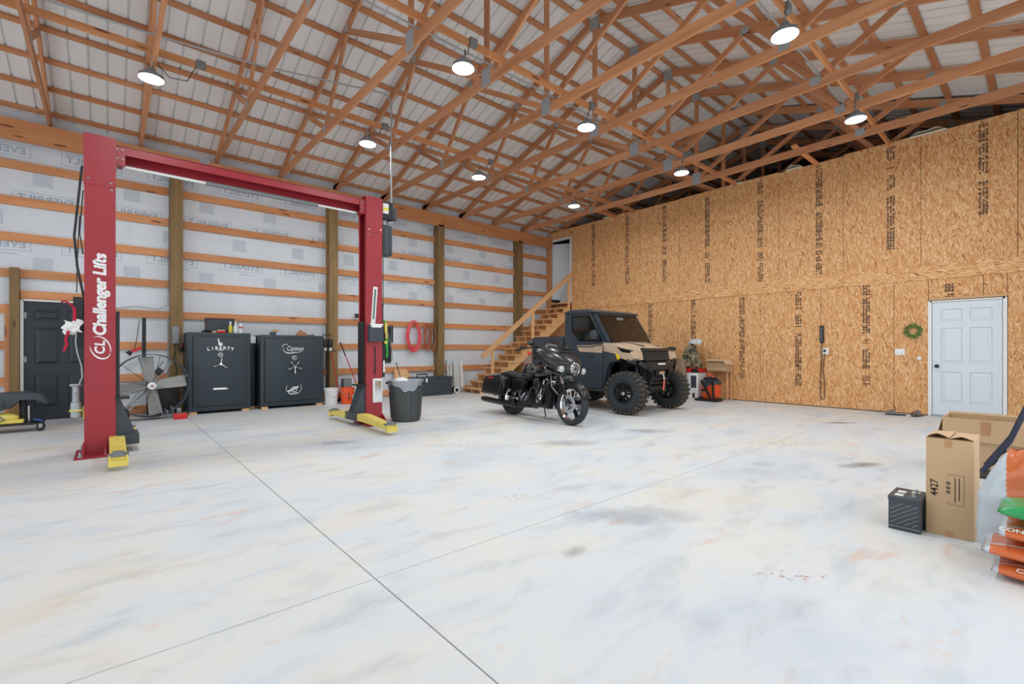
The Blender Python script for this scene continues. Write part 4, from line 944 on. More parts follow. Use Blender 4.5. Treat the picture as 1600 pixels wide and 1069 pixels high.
# trash can
M['can'] = plain('can_plastic', srgb(66, 71, 72), 0.55, var=0.12)
t = thing('trash_can', 'big black round trash can with a clear liner bag', 'trash can', (3.93, 7.36, 0))
B().lathe([(0.225, 0), (0.24, 0.01), (0.255, 0.1), (0.285, 0.66), (0.30, 0.665), (0.30, 0.70), (0.285, 0.70), (0.26, 0.12), (0.01, 0.1)], n=32).build('body', 'can', t)
for k in range(10):
    a = 2 * PI * (k + 0.4) / 10; b = B(); b.bar((0.249 * math.cos(a), 0.249 * math.sin(a), 0.06), (0.278 * math.cos(a), 0.278 * math.sin(a), 0.5), 0.05, 0.016, up=(math.cos(a), math.sin(a), 0)); b.build('rib', 'can', t)
for s_ in (-1, 1):
    a = R(-42) + (0 if s_ > 0 else PI); b = B(); c, q = math.cos(a), math.sin(a)
    b.tube([(0.28 * c - 0.07 * q, 0.28 * q + 0.07 * c, 0.64), (0.33 * c - 0.06 * q, 0.33 * q + 0.06 * c, 0.66), (0.33 * c + 0.06 * q, 0.33 * q - 0.06 * c, 0.66), (0.28 * c + 0.07 * q, 0.28 * q - 0.07 * c, 0.64)], 0.014, 8); b.build('handle', 'black_matte', t)
linerm = NT('clear_liner'); linerm.set(color=srgb(196, 204, 212), rough=0.25, alpha=0.55, normal=linerm.bump(linerm.noise(linerm.coord(), 22, 4), 0.5, 0.02)); M['liner'] = linerm.m
def lin(u, v):
    a = 2 * PI * u; d = v * (0.13 + 0.06 * math.sin(3 * a + 1) + 0.02 * math.sin(11 * a)); rr = 0.306 + 0.008 * math.sin(17 * a) * v - 0.03 * v * 0.4
    return (rr * math.cos(a), rr * math.sin(a), 0.712 - d)
b = B(); b.grid(lin, 60, 6); b.grid(lambda u, v: ((0.305 - 0.24 * v) * math.cos(2 * PI * u), (0.305 - 0.24 * v) * math.sin(2 * PI * u), 0.712 + 0.02 * math.sin(9 * PI * u) * v * (1 - v) * 4 - 0.12 * v), 60, 5); b.build('liner_bag', 'liner', t, 180)
b = B(); b.ball((-0.1, -0.02, 0.67), (0.14, 0.12, 0.09), 14); tag(b.build('paper_wad', 'white', None, 60, Matrix.Translation((3.93, 7.36, 0))), 'white crumpled paper heaped in the trash can', 'paper')

# long chest, hoses, planks by the right-hand post
t = thing('storage_chest', 'long low charcoal storage chest against the wall by the post', 'chest', (6.62, 11.0, 0)); B().box((0, 0, 0.23), (1.15, 0.4, 0.46), bev=0.02).build('body', 'dark_grey', t); B().box((0, 0, 0.475), (1.17, 0.42, 0.05), bev=0.015).build('lid', 'dark_grey', t)
b = B(); b.tube([(-0.5, -0.15, 0.5), (-0.5, -0.15, 0.58), (-0.2, -0.15, 0.58), (-0.2, -0.15, 0.5)], 0.018, 8); b.build('handle', 'black', t); B().box((-0.25, -0.21, 0.42), (0.05, 0.02, 0.1)).build('latch', 'white', t)
def coil(label, x, z0, w, hgt, n, mat, r, cat='hose', y=YW - 0.07):
    b = B(); r_ = random.Random(int(x * 100)); pts = []
    for k in range(n * 20):
        a = 2 * PI * k / 20; turn = k / 20; ww = w * (0.72 + 0.28 * math.sin(turn * 2.3 + 1) ** 2); hh = hgt * (0.84 + 0.16 * math.sin(turn * 1.7) ** 2)
        sx = math.sin(a); cz = math.cos(a); wob = 1 - 0.25 * max(0, cz)
        pts.append((x + ww / 2 * sx * wob + 0.02 * math.sin(turn), y - 0.01 * math.sin(turn * 3) - 0.015 * (turn % 3), z0 - hh / 2 + hh / 2 * cz))
    b.tube(pts, r, 6); return b, pts
b, pts = coil('', 6.29, 2.02, 0.44, 0.86, 11, '', 0.013); tag(b.build('air_hose', plain('coral_hose', srgb(232, 88, 96), 0.4), None), 'coral red air hose coiled over a hook on the wall', 'hose')
cordm = plain('rust_cord', srgb(176, 92, 56), 0.55)
b, pts = coil('', 6.70, 1.97, 0.19, 0.74, 5, '', 0.013); b.tube([pts[-1], (6.72, YW - 0.09, 1.24), (6.75, YW - 0.09, 1.16)], 0.012, 6); tag(b.build('extension_cord', cordm, None), 'rust coloured extension cord hung in a long loop beside the coral hose', 'extension cord')
b, pts = coil('', 6.91, 1.99, 0.17, 0.82, 5, '', 0.013); tag(b.build('extension_cord', plain('brown_cord', srgb(150, 96, 52), 0.55), None), 'brown extension cord looped beside the tall post', 'extension cord')
t = thing('cord_reel', 'black and white cord reel on the floor by the tall post', 'cord reel', (7.42, 11.0, 0)); B().cyl((0, -0.06, 0.1), (0, 0.06, 0.1), 0.09, n=20).build('drum', 'black', t); B().cyl((0.0, -0.075, 0.1), (0.0, -0.06, 0.1), 0.10, n=8).build('flange', 'white', t); B().cyl((0, -0.09, 0.1), (0, -0.07, 0.1), 0.05, n=12).build('hub', 'black', t)
gp = plain('pale_plank', srgb(206, 210, 208), 0.6)
for k, (x, w, z1, lb) in enumerate(((7.52, 0.07, 0.92, 'thin pale plank leaning against the wall beside the tall post'), (7.62, 0.08, 0.8, 'short pale grey plank leaning between the thin plank and wide panel'), (7.80, 0.2, 0.92, 'wide pale grey panel leaning against the wall by the stairs'), (7.97, 0.1, 0.9, 'narrow whitish panel leaning nearest the stairs'))):
    tag(B().box((0, 0, z1 / 2), (w, 0.03, z1), bev=0.003).build('plank', gp if k < 3 else 'white', None, None, Matrix.Translation((x - 0.1, 11.33 - 0.01 * k, 0.004)) @ Matrix.Rotation(R(-5), 4, 'X')), lb, 'plank')
# wiring on the wrapped wall
b = B(); b.tube([(0.1, YW - 0.02, 2.0), (0.4, YW - 0.02, 2.06), (0.75, YW - 0.02, 2.02), (0.9, YW - 0.03, 2.1), (0.92, YW - 0.04, 4.6)], 0.006, 6); tag(b.build('cable', 'grey', None), 'thin grey cable stapled along the girts beside the tall left post', 'cable')
b = B(); b.tube([(0.9, YW - 0.03, 1.9), (0.9, YW - 0.03, 0.5)], 0.012, 6); tag(b.build('conduit', 'steel', None), 'short steel conduit running down the left side of the post by the fan', 'conduit')

# rolling cart at the left edge
t = thing('rolling_cart', 'black rolling work seat with drawers on a caster base by the black door', 'rolling cart', (-0.99, 10.2, 0))
b = B(); b.prism([(-0.55, 0.33), (-0.55, 0.58), (0.06, 0.60), (0.22, 0.57), (0.3, 0.42), (0.26, 0.40), (0.18, 0.5), (0.0, 0.5), (-0.1, 0.36)], -0.2, 0.2, 'y', bev=0.015); b.build('seat_tray', 'dark_grey', t, 40)
for z in (0.37, 0.44): 
    d_ = B().box((-0.34, -0.21, z), (0.36, 0.03, 0.06), bev=0.004).build('drawer', 'dark_grey', t); B().box((-0.36, -0.23, z), (0.16, 0.012, 0.014)).build('handle', 'chrome', d_)
B().cyl((0.02, 0, 0.13), (0.02, 0, 0.5), 0.04, n=16).build('gas_post', 'black', t); B().cyl((0.08, 0, 0.12), (0.08, 0, 0.38), 0.014, n=10).build('rod', 'chrome', t)
b = B(); b.box((-0.2, 0, 0.12), (0.9, 0.36, 0.03), bev=0.008); b.build('base_frame', 'black', t)
for x, y in ((0.22, -0.16), (0.2, 0.16), (-0.3, -0.18), (-0.6, 0.16)):
    c_ = B().cyl((x, y - 0.016, 0.05), (x, y + 0.016, 0.05), 0.05, n=18, bev=0.006).build('caster', 'rubber', t); B().box((x, y, 0.085), (0.04, 0.045, 0.06)).build('fork', 'steel', c_)
B().box((-0.52, 0.19, 0.75), (0.12, 0.03, 0.72), bev=0.01).build('back_post', 'black', t)
t = thing('drill_case', 'yellow rounded tool bag resting on the rolling cart base', 'tool bag', (-1.2, 10.12, 0.136)); b = B(); b.ball((0, 0, 0.085), (0.2, 0.1, 0.085), 18); b.box((0.03, 0, 0.03), (0.44, 0.16, 0.06), bev=0.02); b.build('body', 'yellow', t, 60); B().tube([(-0.1, -0.06, 0.14), (-0.02, -0.09, 0.14), (0.06, -0.1, 0.07), (0.0, -0.1, 0.05), (-0.08, -0.1, 0.08)], 0.012, 6).build('zip', 'grey', t)
t = thing('blue_clamp', 'small blue clamp lying on the right end of the cart base', 'clamp', (-0.80, 10.1, 0.136)); b = B(); b.bar((-0.05, 0, 0.05), (0.05, 0, 0.01), 0.03, 0.02); b.build('jaw', plain('blue_plastic', srgb(50, 90, 170), 0.4), t); B().cyl((0.0, 0, 0.012), (-0.08, 0, 0.012), 0.012, n=8).build('handle', 'black', t)
# ---------------------------------------------------------------- utility vehicle (x forward, y left)
M['tan'] = plain('tan_body_paint', srgb(196, 172, 146), 0.28, 0.1, var=0.04, coat=0.4)
M['body'] = plain('slate_body_plastic', srgb(50, 59, 67), 0.42, var=0.08)
utv = thing('utility_vehicle', 'slate and tan cab utility vehicle with knobbly tyres by the OSB wall', 'utility vehicle', (8.2, 6.30, 0), R(-90))
TR, TW = 0.41, 0.27
def tyre_meshes():
    h_ = TW / 2
    a = B().lathe([(0.185, -h_ + 0.03), (0.22, -h_ + 0.005), (0.30, -h_), (0.355, -h_ + 0.012), (0.383, -h_ + 0.035), (0.39, -0.05), (0.39, 0.05), (0.383, h_ - 0.035), (0.355, h_ - 0.012), (0.30, h_), (0.22, h_ - 0.005), (0.185, h_ - 0.03)], axis=(0, 1, 0), n=40, cap=False).mesh('tyre', 'rubber', 40)
    b = B(); N = 26
    for k in range(N):
        for row, (y, w, l, sk) in enumerate(((-0.088, 0.085, 0.062, 0.3), (0.088, 0.085, 0.062, -0.3), (-0.02, 0.05, 0.045, -0.5), (0.035, 0.045, 0.045, 0.5))):
            a_ = 2 * PI * (k + (0.5 if row % 2 else 0)) / N
            Rm = Matrix.Rotation(-a_, 3, 'Y') @ Matrix.Rotation(sk, 3, 'X') if False else Matrix.Rotation(-a_, 3, 'Y')
            b.box((0.393 * math.cos(a_), y, 0.393 * math.sin(a_)), (0.034, w, l * 0.8), Rm @ Matrix.Rotation(sk, 3, 'X'))
        for y in (-0.128, 0.128):
            a_ = 2 * PI * (k + (0.5 if y > 0 else 0)) / N
            b.box((0.37 * math.cos(a_), y, 0.37 * math.sin(a_)), (0.05, 0.018, 0.045), Matrix.Rotation(-a_, 3, 'Y'))
    t = b.mesh('tread', 'rubber_tan')
    b = B(); b.lathe([(0.188, -0.11), (0.2, -0.12), (0.2, -0.128), (0.165, -0.13), (0.16, -0.1), (0.15, 0.1), (0.19, 0.12)], axis=(0, 1, 0), n=32, cap=False)
    for k in range(8):
        a_ = 2 * PI * k / 8; b.bar((0.03 * math.cos(a_), -0.09, 0.03 * math.sin(a_)), (0.165 * math.cos(a_), -0.1, 0.165 * math.sin(a_)), 0.045, 0.03, up=(0, 1, 0))
    for k in range(16):
        a_ = 2 * PI * k / 16; b.cyl((0.182 * math.cos(a_), -0.125, 0.182 * math.sin(a_)), (0.182 * math.cos(a_), -0.136, 0.182 * math.sin(a_)), 0.008, n=6)
    rm = b.mesh('rim', 'black_satin', 40)
    cp = B().lathe([(0.035, 0.0), (0.035, 0.03), (0.022, 0.04)], (0, -0.095, 0), (0, -1, 0), 16).mesh('hub_cap', 'chrome', 40)
    return a, t, rm, cp
TM = tyre_meshes()
for x in (1.03, -1.03):
    for s in (-1, 1):
        T = Matrix.Translation((x, s * 0.755, TR)) @ (Matrix.Rotation(PI, 4, 'Z') if s > 0 else Matrix())
        if x > 0: T = T @ Matrix.Rotation(R(4), 4, 'Z')
        ty = link('tyre', TM[0], utv, T); link('tread', TM[1], ty); r_ = link('rim', TM[2], utv, T); link('hub_cap', TM[3], r_)
b = B(); b.box((0.0, 0, 0.46), (2.7, 0.9, 0.12)); b.box((-0.05, 0, 0.5), (1.1, 1.36, 0.1)); b.build('chassis', 'black_matte', utv, None)
# doors with framed windows
W_in = [(-0.37, 1.955), (0.12, 1.94), (0.475, 1.40), (-0.18, 1.405), (-0.37, 1.62)]
W_out = [(-0.47, 2.0), (0.155, 1.99), (0.55, 1.345), (-0.22, 1.34), (-0.47, 1.60)]
for s in (-1, 1):
    y0, y1 = s * 0.70, s * 0.745
    b = B(); rr = [[(x, y0, z) for x, z in W_in], [(x, y1, z) for x, z in W_in], [(x, y1, z) for x, z in W_out], [(x, y0, z) for x, z in W_out]]
    b.rings(rr + [rr[0]], True, False); b.build('window_frame', 'body', utv, None)
    wi = B().prism([(x * 1.0, z) for x, z in W_in], s * 0.715, s * 0.722, 'y').build('side_window', 'glass_tint', utv, None)
    dr = B().prism([(-0.55, 0.47), (-0.5, 0.44), (0.44, 0.44), (0.47, 0.5), (0.475, 1.34), (-0.22, 1.34), (-0.47, 1.60), (-0.55, 1.60)], min(y0, s * 0.76), max(y0, s * 0.76), 'y', bev=0.012).build('side_door', 'body', utv, 40)
    B().prism([(-0.2, 1.325), (0.20, 1.325), (0.28, 1.345), (0.47, 1.345), (0.47, 1.17), (-0.1, 1.19), (-0.14, 1.21)], min(s * 0.755, s * 0.768), max(s * 0.755, s * 0.768), 'y').build('belt_panel', 'tan', dr, None)
    B().bar((-0.19, s * 0.77, 1.30), (0.22, s * 0.77, 1.29), 0.01, 0.02).bar((0.22, s * 0.77, 1.29), (0.3, s * 0.77, 1.325), 0.01, 0.02).bar((0.3, s * 0.77, 1.325), (0.46, s * 0.77, 1.325), 0.01, 0.02).build('belt_trim', 'body', dr, None)
    B().prism([(-0.3, 0.62), (0.4, 0.62), (0.4, 0.66), (0.05, 0.66), (-0.1, 0.92), (-0.3, 0.95)], min(s * 0.757, s * 0.764), max(s * 0.757, s * 0.764), 'y').build('door_relief', 'body', dr, None)
    B().box((0.2, s * 0.765, 1.10), (0.07, 0.012, 0.04), bev=0.005).build('door_latch', 'black', dr)
    B().prism([(-0.47, 1.60), (-0.55, 1.60), (-0.55, 1.98), (-0.47, 2.0)], min(y0, y1), max(y0, y1), 'y').build('rear_pillar', 'body', utv, None)
    b = B(); b.bar((0.61, s * 0.70, 1.355), (0.20, s * 0.68, 2.0), 0.07, 0.07, up=(0, 1, 0)); b.build('front_pillar', 'body', utv, None)
    b = B(); b.tube([(-0.6, s * 0.74, 0.45), (-0.5, s * 0.78, 0.42), (0.45, s * 0.78, 0.42), (0.55, s * 0.74, 0.45)], 0.025, 8); b.build('rocker_bar', 'black', utv)
    mi = B().prism([(0.28, 1.44), (0.40, 1.44), (0.42, 1.52), (0.38, 1.62), (0.30, 1.62), (0.26, 1.54)], min(s * 0.84, s * 0.92), max(s * 0.84, s * 0.92), 'y', bev=0.012).build('side_mirror', 'dark_grey', utv); B().bar((0.36, s * 0.74, 1.42), (0.34, s * 0.86, 1.47), 0.05, 0.04).build('mirror_arm', 'black', mi)
    B().box((0.34, s * 0.88, 1.612), (0.08, 0.07, 0.012)).build('mirror_cap', 'grey', mi)
    # fenders
    B().prism([(0.485, 1.375), (0.75, 1.36), (1.05, 1.27), (1.42, 1.19), (1.5, 1.07), (1.32, 1.01), (1.12, 1.06), (0.9, 1.1), (0.86, 1.16), (0.5, 1.2)], min(s * 0.58, s * 0.765), max(s * 0.58, s * 0.765), 'y', bev=0.004).build('fender', 'tan', utv, 40)
    B().prism([(0.485, 1.2), (0.93, 1.165), (0.985, 1.105), (0.95, 1.0), (0.66, 0.99), (0.56, 0.85), (0.5, 0.46), (0.485, 0.46)], min(s * 0.6, s * 0.755), max(s * 0.6, s * 0.755), 'y', bev=0.008).build('fender_skirt', 'body', utv, 40)
    B().prism([(0.90, 1.155), (0.98, 1.15), (1.02, 1.05), (0.93, 1.05)], min(s * 0.756, s * 0.772), max(s * 0.756, s * 0.772), 'y').build('marker_light', plain('amber_lens', srgb(240, 196, 20), 0.25), utv, None)
    B().prism([(0.92, 1.285), (1.4, 1.22), (1.36, 1.17), (1.1, 1.19)], min(s * 0.70, s * 0.772), max(s * 0.70, s * 0.772), 'y').build('headlight', 'black_gloss', utv, None)
    B().bar((1.28, s * 0.776, 1.03), (1.5, s * 0.7, 0.98), 0.02, 0.06).build('fender_trim', 'black', utv, None)
    # suspension
    b = B(); b.cyl((1.05, s * 0.42, 0.95), (1.03, s * 0.52, 0.45), 0.035, n=10); b.build('shock', 'black_satin', utv)
    for k in range(7): pass
    b = B(); b.tube([(1.05 + 0.05 * math.cos(k * 0.9), s * (0.43 + 0.0022 * k) + 0.05 * math.sin(k * 0.9), 0.9 - 0.0095 * k) for k in range(44)], 0.008, 6); b.build('coil_spring', 'black', utv)
    for z in (0.36, 0.56):
        b = B(); b.cyl((0.85, s * 0.2, z + 0.06), (1.02, s * 0.58, z), 0.022, n=8); b.cyl((1.25, s * 0.2, z + 0.06), (1.05, s * 0.58, z), 0.022, n=8); b.build('control_arm', 'black_satin', utv)
    B().prism([(0.5, 0.5), (0.6, 1.02), (1.45, 1.02), (1.35, 0.7), (1.2, 0.9), (0.85, 0.9), (0.65, 0.5)], min(s * 0.3, s * 0.34), max(s * 0.3, s * 0.34), 'y').build('wheel_well', 'black_matte', utv, None)
b = B(); b.box((-0.54, 0, 1.2), (0.04, 1.42, 1.55)); b.build('cab_back', 'body', utv, None)
b = B(); b.prism([(-0.58, 1.995), (-0.56, 2.03), (-0.4, 2.075), (0.1, 2.065), (0.27, 2.02), (0.28, 1.985)], -0.77, 0.77, 'y', bev=0.02); b.build('roof', 'body', utv, 40)
b = B(); b.prism([(0.655, 1.385), (0.66, 1.392), (0.245, 2.0), (0.24, 1.99)], -0.67, 0.67, 'y'); b.build('windshield', 'glass_tint', utv, None)
B().box((0.27, 0, 1.955), (0.03, 1.3, 0.06), Matrix.Rotation(R(-34), 3, 'Y')).build('windshield_header', 'black', utv, None)
B().box((0.33, 0.0, 1.88), (0.02, 0.22, 0.06), bev=0.01).build('rear_view_mirror', 'grey', utv)
b = B(); b.box((-0.2, 0, 0.92), (0.5, 1.3, 0.14), bev=0.04); b.box((-0.42, 0, 1.25), (0.12, 1.3, 0.6), bev=0.04); b.build('bench_seat', 'black_matte', utv)
b = B(); b.prism([(0.4, 0.95), (0.62, 0.95), (0.62, 1.36), (0.42, 1.3)], -0.66, 0.66, 'y'); b.build('dashboard', 'black', utv)
b = B(); b.tube([(0.3 + 0.07 * math.cos(2 * PI * k / 20), 0.35 + 0.17 * math.sin(2 * PI * k / 20), 1.25 + 0.14 * math.cos(2 * PI * k / 20)) for k in range(20)], 0.015, 8, closed=True); b.build('steering_wheel', 'black', utv)
# hood, grille, nose
secs = []
for x, w, z, zc in ((0.60, 0.70, 1.36, 1.385), (0.8, 0.66, 1.35, 1.385), (1.05, 0.58, 1.30, 1.35), (1.3, 0.50, 1.25, 1.30), (1.44, 0.47, 1.215, 1.26)):
    secs.append([(x, -w, z - 0.08), (x, -w, z), (x, -w * 0.86, z + 0.015), (x, -w * 0.55, zc - 0.01), (x, -w * 0.45, zc + 0.01), (x, 0, zc), (x, w * 0.45, zc + 0.01), (x, w * 0.55, zc - 0.01), (x, w * 0.86, z + 0.015), (x, w, z), (x, w, z - 0.08)])
B().rings(secs).build('hood', 'tan', utv, 25)
for s in (-1, 1): B().bar((0.68, s * 0.36, 1.402), (1.35, s * 0.26, 1.305), 0.02, 0.012).build('hood_crease', 'black', utv, None)
B().prism([(1.40, 1.27), (1.47, 1.255), (1.50, 1.2), (1.42, 1.19)], -0.47, 0.47, 'y', bev=0.006).build('upper_grille', 'black', utv)
gr = B().prism([(1.42, 1.2), (1.49, 1.19), (1.54, 1.02), (1.42, 1.0)], -0.44, 0.44, 'y', bev=0.006).build('grille', 'black', utv)
for z in (1.17, 1.13, 1.09, 1.05): B().box((1.508 + (1.17 - z) * 0.28, 0, z), (0.02, 0.82, 0.012)).build('grille_bar', 'dark_grey', gr, None)
for s in (-1, 1): B().prism([(1.22, 1.20), (1.46, 1.19), (1.5, 1.04), (1.36, 1.02)], min(s * 0.46, s * 0.6), max(s * 0.46, s * 0.6), 'y').build('nose_cheek', 'tan', utv, None)
b = B(); b.box((1.3, 0, 0.85), (0.3, 0.7, 0.5)); b.build('front_frame', 'black_matte', utv, None)
# bumper with winch and hook
bp = B().prism([(1.42, 0.98), (1.56, 1.0), (1.66, 0.92), (1.66, 0.84), (1.5, 0.84), (1.42, 0.9)], -0.42, 0.42, 'y', bev=0.008).build('bumper', 'black', utv)
for s in (-1, 1):
    B().prism([(1.44, 0.86), (1.64, 0.86), (1.66, 0.78), (1.5, 0.46), (1.42, 0.46)], min(s * 0.3, s * 0.27), max(s * 0.3, s * 0.27), 'y').build('bumper_upright', 'black', bp, None)
    B().bar((1.62, s * 0.30, 0.84), (1.5, s * 0.62, 0.99), 0.05, 0.09).build('bumper_wing', 'black', bp, None)
for z in (0.5, 0.58, 0.66): B().bar((1.5 + (z - 0.46) * 0.45, -0.29, z), (1.5 + (z - 0.46) * 0.45, 0.29, z), 0.02, 0.03).build('bumper_slat', 'black', bp, None)
B().box((1.53, 0, 0.48), (0.04, 0.56, 0.06), bev=0.008).build('bumper_foot', 'black', bp)
B().box((1.665, 0.0, 0.955), (0.02, 0.24, 0.035), bev=0.004).build('light_bar', 'white', bp)
wn = B().cyl((1.58, -0.16, 0.79), (1.58, 0.16, 0.79), 0.06, n=16).build('winch', 'black', utv); B().box((1.67, 0, 0.78), (0.02, 0.18, 0.06), bev=0.006).build('fairlead', 'chrome', wn)
hk = B().tube([(1.69, 0.02, 0.77), (1.70, 0.04, 0.70), (1.71, 0.04, 0.66)], 0.02, 8).build('hook', 'chrome', wn); B().bar((1.71, 0.04, 0.66), (1.72, 0.0, 0.44), 0.045, 0.008, up=(1, 0, 0)).build('pull_strap', plain('coral_strap', srgb(230, 110, 90), 0.6), hk, None)
# load bed
bd = B().prism([(-0.6, 0.8), (-0.6, 1.5), (-0.66, 1.52), (-1.6, 1.5), (-1.6, 0.86), (-1.4, 0.86), (-1.3, 1.0), (-0.8, 1.0), (-0.7, 0.8)], -0.74, 0.74, 'y', bev=0.015).build('load_bed', 'body', utv, 40)
B().box((-1.1, 0, 1.515), (0.94, 1.36, 0.02)).build('bed_cover', 'black', bd, None)
b = B(); b.box((-0.62, -0.5, 1.95), (0.06, 0.12, 0.05), bev=0.01); b.build('rear_lamp', 'black', utv)

# the nose is short: the axle sits almost under the grille
for o in utv.children_recursive:
    if o.name.split('.')[0] in ('tyre', 'tread', 'rim', 'hub_cap', 'shock', 'coil_spring', 'control_arm'): continue
    for v in o.data.vertices:
        if v.co.x > 0.6: v.co.x = 0.6 + (v.co.x - 0.6) * 0.68

# ---------------------------------------------------------------- motorcycle (x forward, y left)
bike = thing('motorcycle', 'black touring motorcycle with saddlebags parked in front of the utility vehicle', 'motorcycle', (5.84, 6.72, 0), R(-94.5), rx=R(-6))
def mwheel(x, r, w, rim_r, front):
    T = Matrix.Translation((x, 0, r)); h_ = w / 2
    ty = B().lathe([(rim_r, -h_ * 0.7), (r - 0.03, -h_), (r - 0.01, -h_ * 0.7), (r, -h_ * 0.25), (r, h_ * 0.25), (r - 0.01, h_ * 0.7), (r - 0.03, h_), (rim_r, h_ * 0.7)], axis=(0, 1, 0), n=48, cap=False).build(('front' if front else 'rear') + '_tyre', 'rubber', bike, 50, T)
    b = B(); b.lathe([(rim_r + 0.012, -h_ * 0.72), (rim_r + 0.012, -h_ * 0.55), (rim_r - 0.02, -h_ * 0.3), (rim_r - 0.02, h_ * 0.3), (rim_r + 0.012, h_ * 0.55), (rim_r + 0.012, h_ * 0.72)], axis=(0, 1, 0), n=48, cap=False)
    rm = b.build('wheel_rim', 'chrome', bike, 50, T)
    for k in range(5):
        b = B()
        for d in (-0.1, 0.1):
            a = 2 * PI * k / 5 + 0.3; b.bar((0.03 * math.cos(a), 0, 0.03 * math.sin(a)), ((rim_r - 0.015) * math.cos(a + d), 0, (rim_r - 0.015) * math.sin(a + d)), 0.035, 0.016, up=(0, 1, 0))
        b.build('spoke', 'chrome' if k % 2 else 'black_gloss', rm)
    B().cyl((0, -0.07, 0), (0, 0.07, 0), 0.035, n=16).build('hub', 'chrome', rm)
    if front:
        for s in (-1, 1):
            b = B(); n = 32; rr = []
            for q, y in ((0.085, 0.0), (0.145, 0.0), (0.145, 0.005), (0.085, 0.005)): rr.append([(q * math.cos(2 * PI * k / n), s * (0.075 + y), q * math.sin(2 * PI * k / n)) for k in range(n)])
            b.rings(rr + [rr[0]], True, False); b.build('brake_disc', 'steel', rm, 40)
    return ty
WB = 1.60
mwheel(0.0, 0.325, 0.17, 0.215, False); mwheel(WB, 0.335, 0.135, 0.255, True)
def arc_fender(name, cx, cz, r, a0, a1, w, drop):
    b = B(); n = 20; rr = []
    for k in range(n + 1):
        a = R(a0 + (a1 - a0) * k / n); c, s = math.cos(a), math.sin(a)
        rr.append([(cx + (r + dr) * c, y, cz + (r + dr) * s) for y, dr in ((-w / 2, -drop), (-w / 2, -0.01), (-w * 0.3, 0.02), (0, 0.028), (w * 0.3, 0.02), (w / 2, -0.01), (w / 2, -drop), (w / 2 - 0.01, -drop), (w * 0.3, 0.008), (0, 0.016), (-w * 0.3, 0.008), (-w / 2 + 0.01, -drop))])
    b.rings(rr); return b.build(name, 'black_satin', bike, 60)
arc_fender('front_fender', WB, 0.335, 0.36, 22, 150, 0.18, 0.07)
arc_fender('rear_fender', 0.0, 0.325, 0.37, 20, 195, 0.22, 0.12)
for s in (-1, 1):
    B().cyl((1.36, s * 0.11, 0.86), (1.47, s * 0.11, 0.62), 0.026, n=12).build('fork_tube', 'chrome', bike)
    B().cyl((1.45, s * 0.11, 0.66), (WB + 0.015, s * 0.11, 0.33), 0.034, n=12).build('fork_leg', 'black_gloss', bike)
    B().box((WB - 0.03, s * 0.115, 0.44), (0.06, 0.05, 0.1), bev=0.01).build('brake_caliper', 'chrome', bike)
# batwing fairing
def sup(x, w, z0, z1, n=28, p=2.6):
    zc, hz = (z0 + z1) / 2, (z1 - z0) / 2; out = []
    for k in range(n):
        a = 2 * PI * k / n; c, s = math.cos(a), math.sin(a)
        out.append((x, w * math.copysign(abs(c) ** (2 / p), c), zc + hz * math.copysign(abs(s) ** (2 / p), s)))
    return out
B().rings([sup(0.93, 0.40, 1.10, 1.22), sup(0.98, 0.44, 1.05, 1.255), sup(1.1, 0.435, 0.97, 1.275), sup(1.25, 0.39, 0.88, 1.25), sup(1.4, 0.32, 0.82, 1.18), sup(1.52, 0.24, 0.80, 1.09), sup(1.585, 0.18, 0.81, 1.04), sup(1.60, 0.15, 0.83, 1.02)]).build('fairing', 'black_satin', bike, 50)
B().rings([sup(1.46, 0.10, 0.79, 0.84), sup(1.40, 0.16, 0.76, 0.86), sup(1.25, 0.2, 0.80, 0.92)]).build('fairing_chin', 'black_gloss', bike, 50)
for s in (-1, 0, 1): B().box((1.36, s * 0.11, 1.205), (0.05, 0.085, 0.02), Matrix.Rotation(R(22), 3, 'Y'), bev=0.006).build('fairing_vent', 'black_matte', bike)
hl = B().lathe([(0.10, -0.04), (0.105, 0.0), (0.095, 0.018), (0.08, 0.012), (0.078, -0.01)], (1.60, 0, 0.925), (1, 0, 0), 28, cap=False).build('headlight_ring', 'chrome', bike); B().lathe([(0.08, 0.0), (0.06, 0.012), (0.01, 0.016)], (1.592, 0, 0.925), (1, 0, 0), 24).build('headlight_lens', plain('lens_glass', srgb(150, 156, 160), 0.08, 0.6), hl); B().lathe([(0.03, 0.0), (0.025, 0.012), (0.005, 0.016)], (1.606, 0, 0.925), (1, 0, 0), 16).build('projector', 'black_gloss', hl)
for s in (-1, 1):
    al = B().lathe([(0.05, -0.08), (0.056, -0.01), (0.052, 0.0)], (1.56, s * 0.245, 0.9), (1, 0, 0), 20).build('auxiliary_lamp', 'chrome', bike); B().lathe([(0.05, 0.0), (0.03, 0.012), (0.004, 0.015)], (1.56, s * 0.245, 0.9), (1, 0, 0), 20).build('lamp_lens', plain('clear_lens', srgb(196, 200, 200), 0.1, 0.3), al)
smk = NT('smoke_screen'); smk.set(color=srgb(40, 34, 44), rough=0.05, alpha=0.72); M['smoke'] = smk.m
B().grid(lambda u, v: (1.30 - 0.26 * v - 0.10 * (2 * u - 1) ** 2, 0.27 * (2 * u - 1) * (1 - 0.25 * v), 1.245 + 0.17 * v - 0.05 * (2 * u - 1) ** 2 * v), 16, 6).build('windshield', 'smoke', bike, 180)
b = B(); b.tube([(0.60, 0.44, 1.20), (0.72, 0.42, 1.22), (0.92, 0.3, 1.26), (1.0, 0.1, 1.2), (1.0, -0.1, 1.2), (0.92, -0.3, 1.26), (0.72, -0.42, 1.22), (0.60, -0.44, 1.20)], 0.014, 8); hb = b.build('handlebar', 'black_gloss', bike)
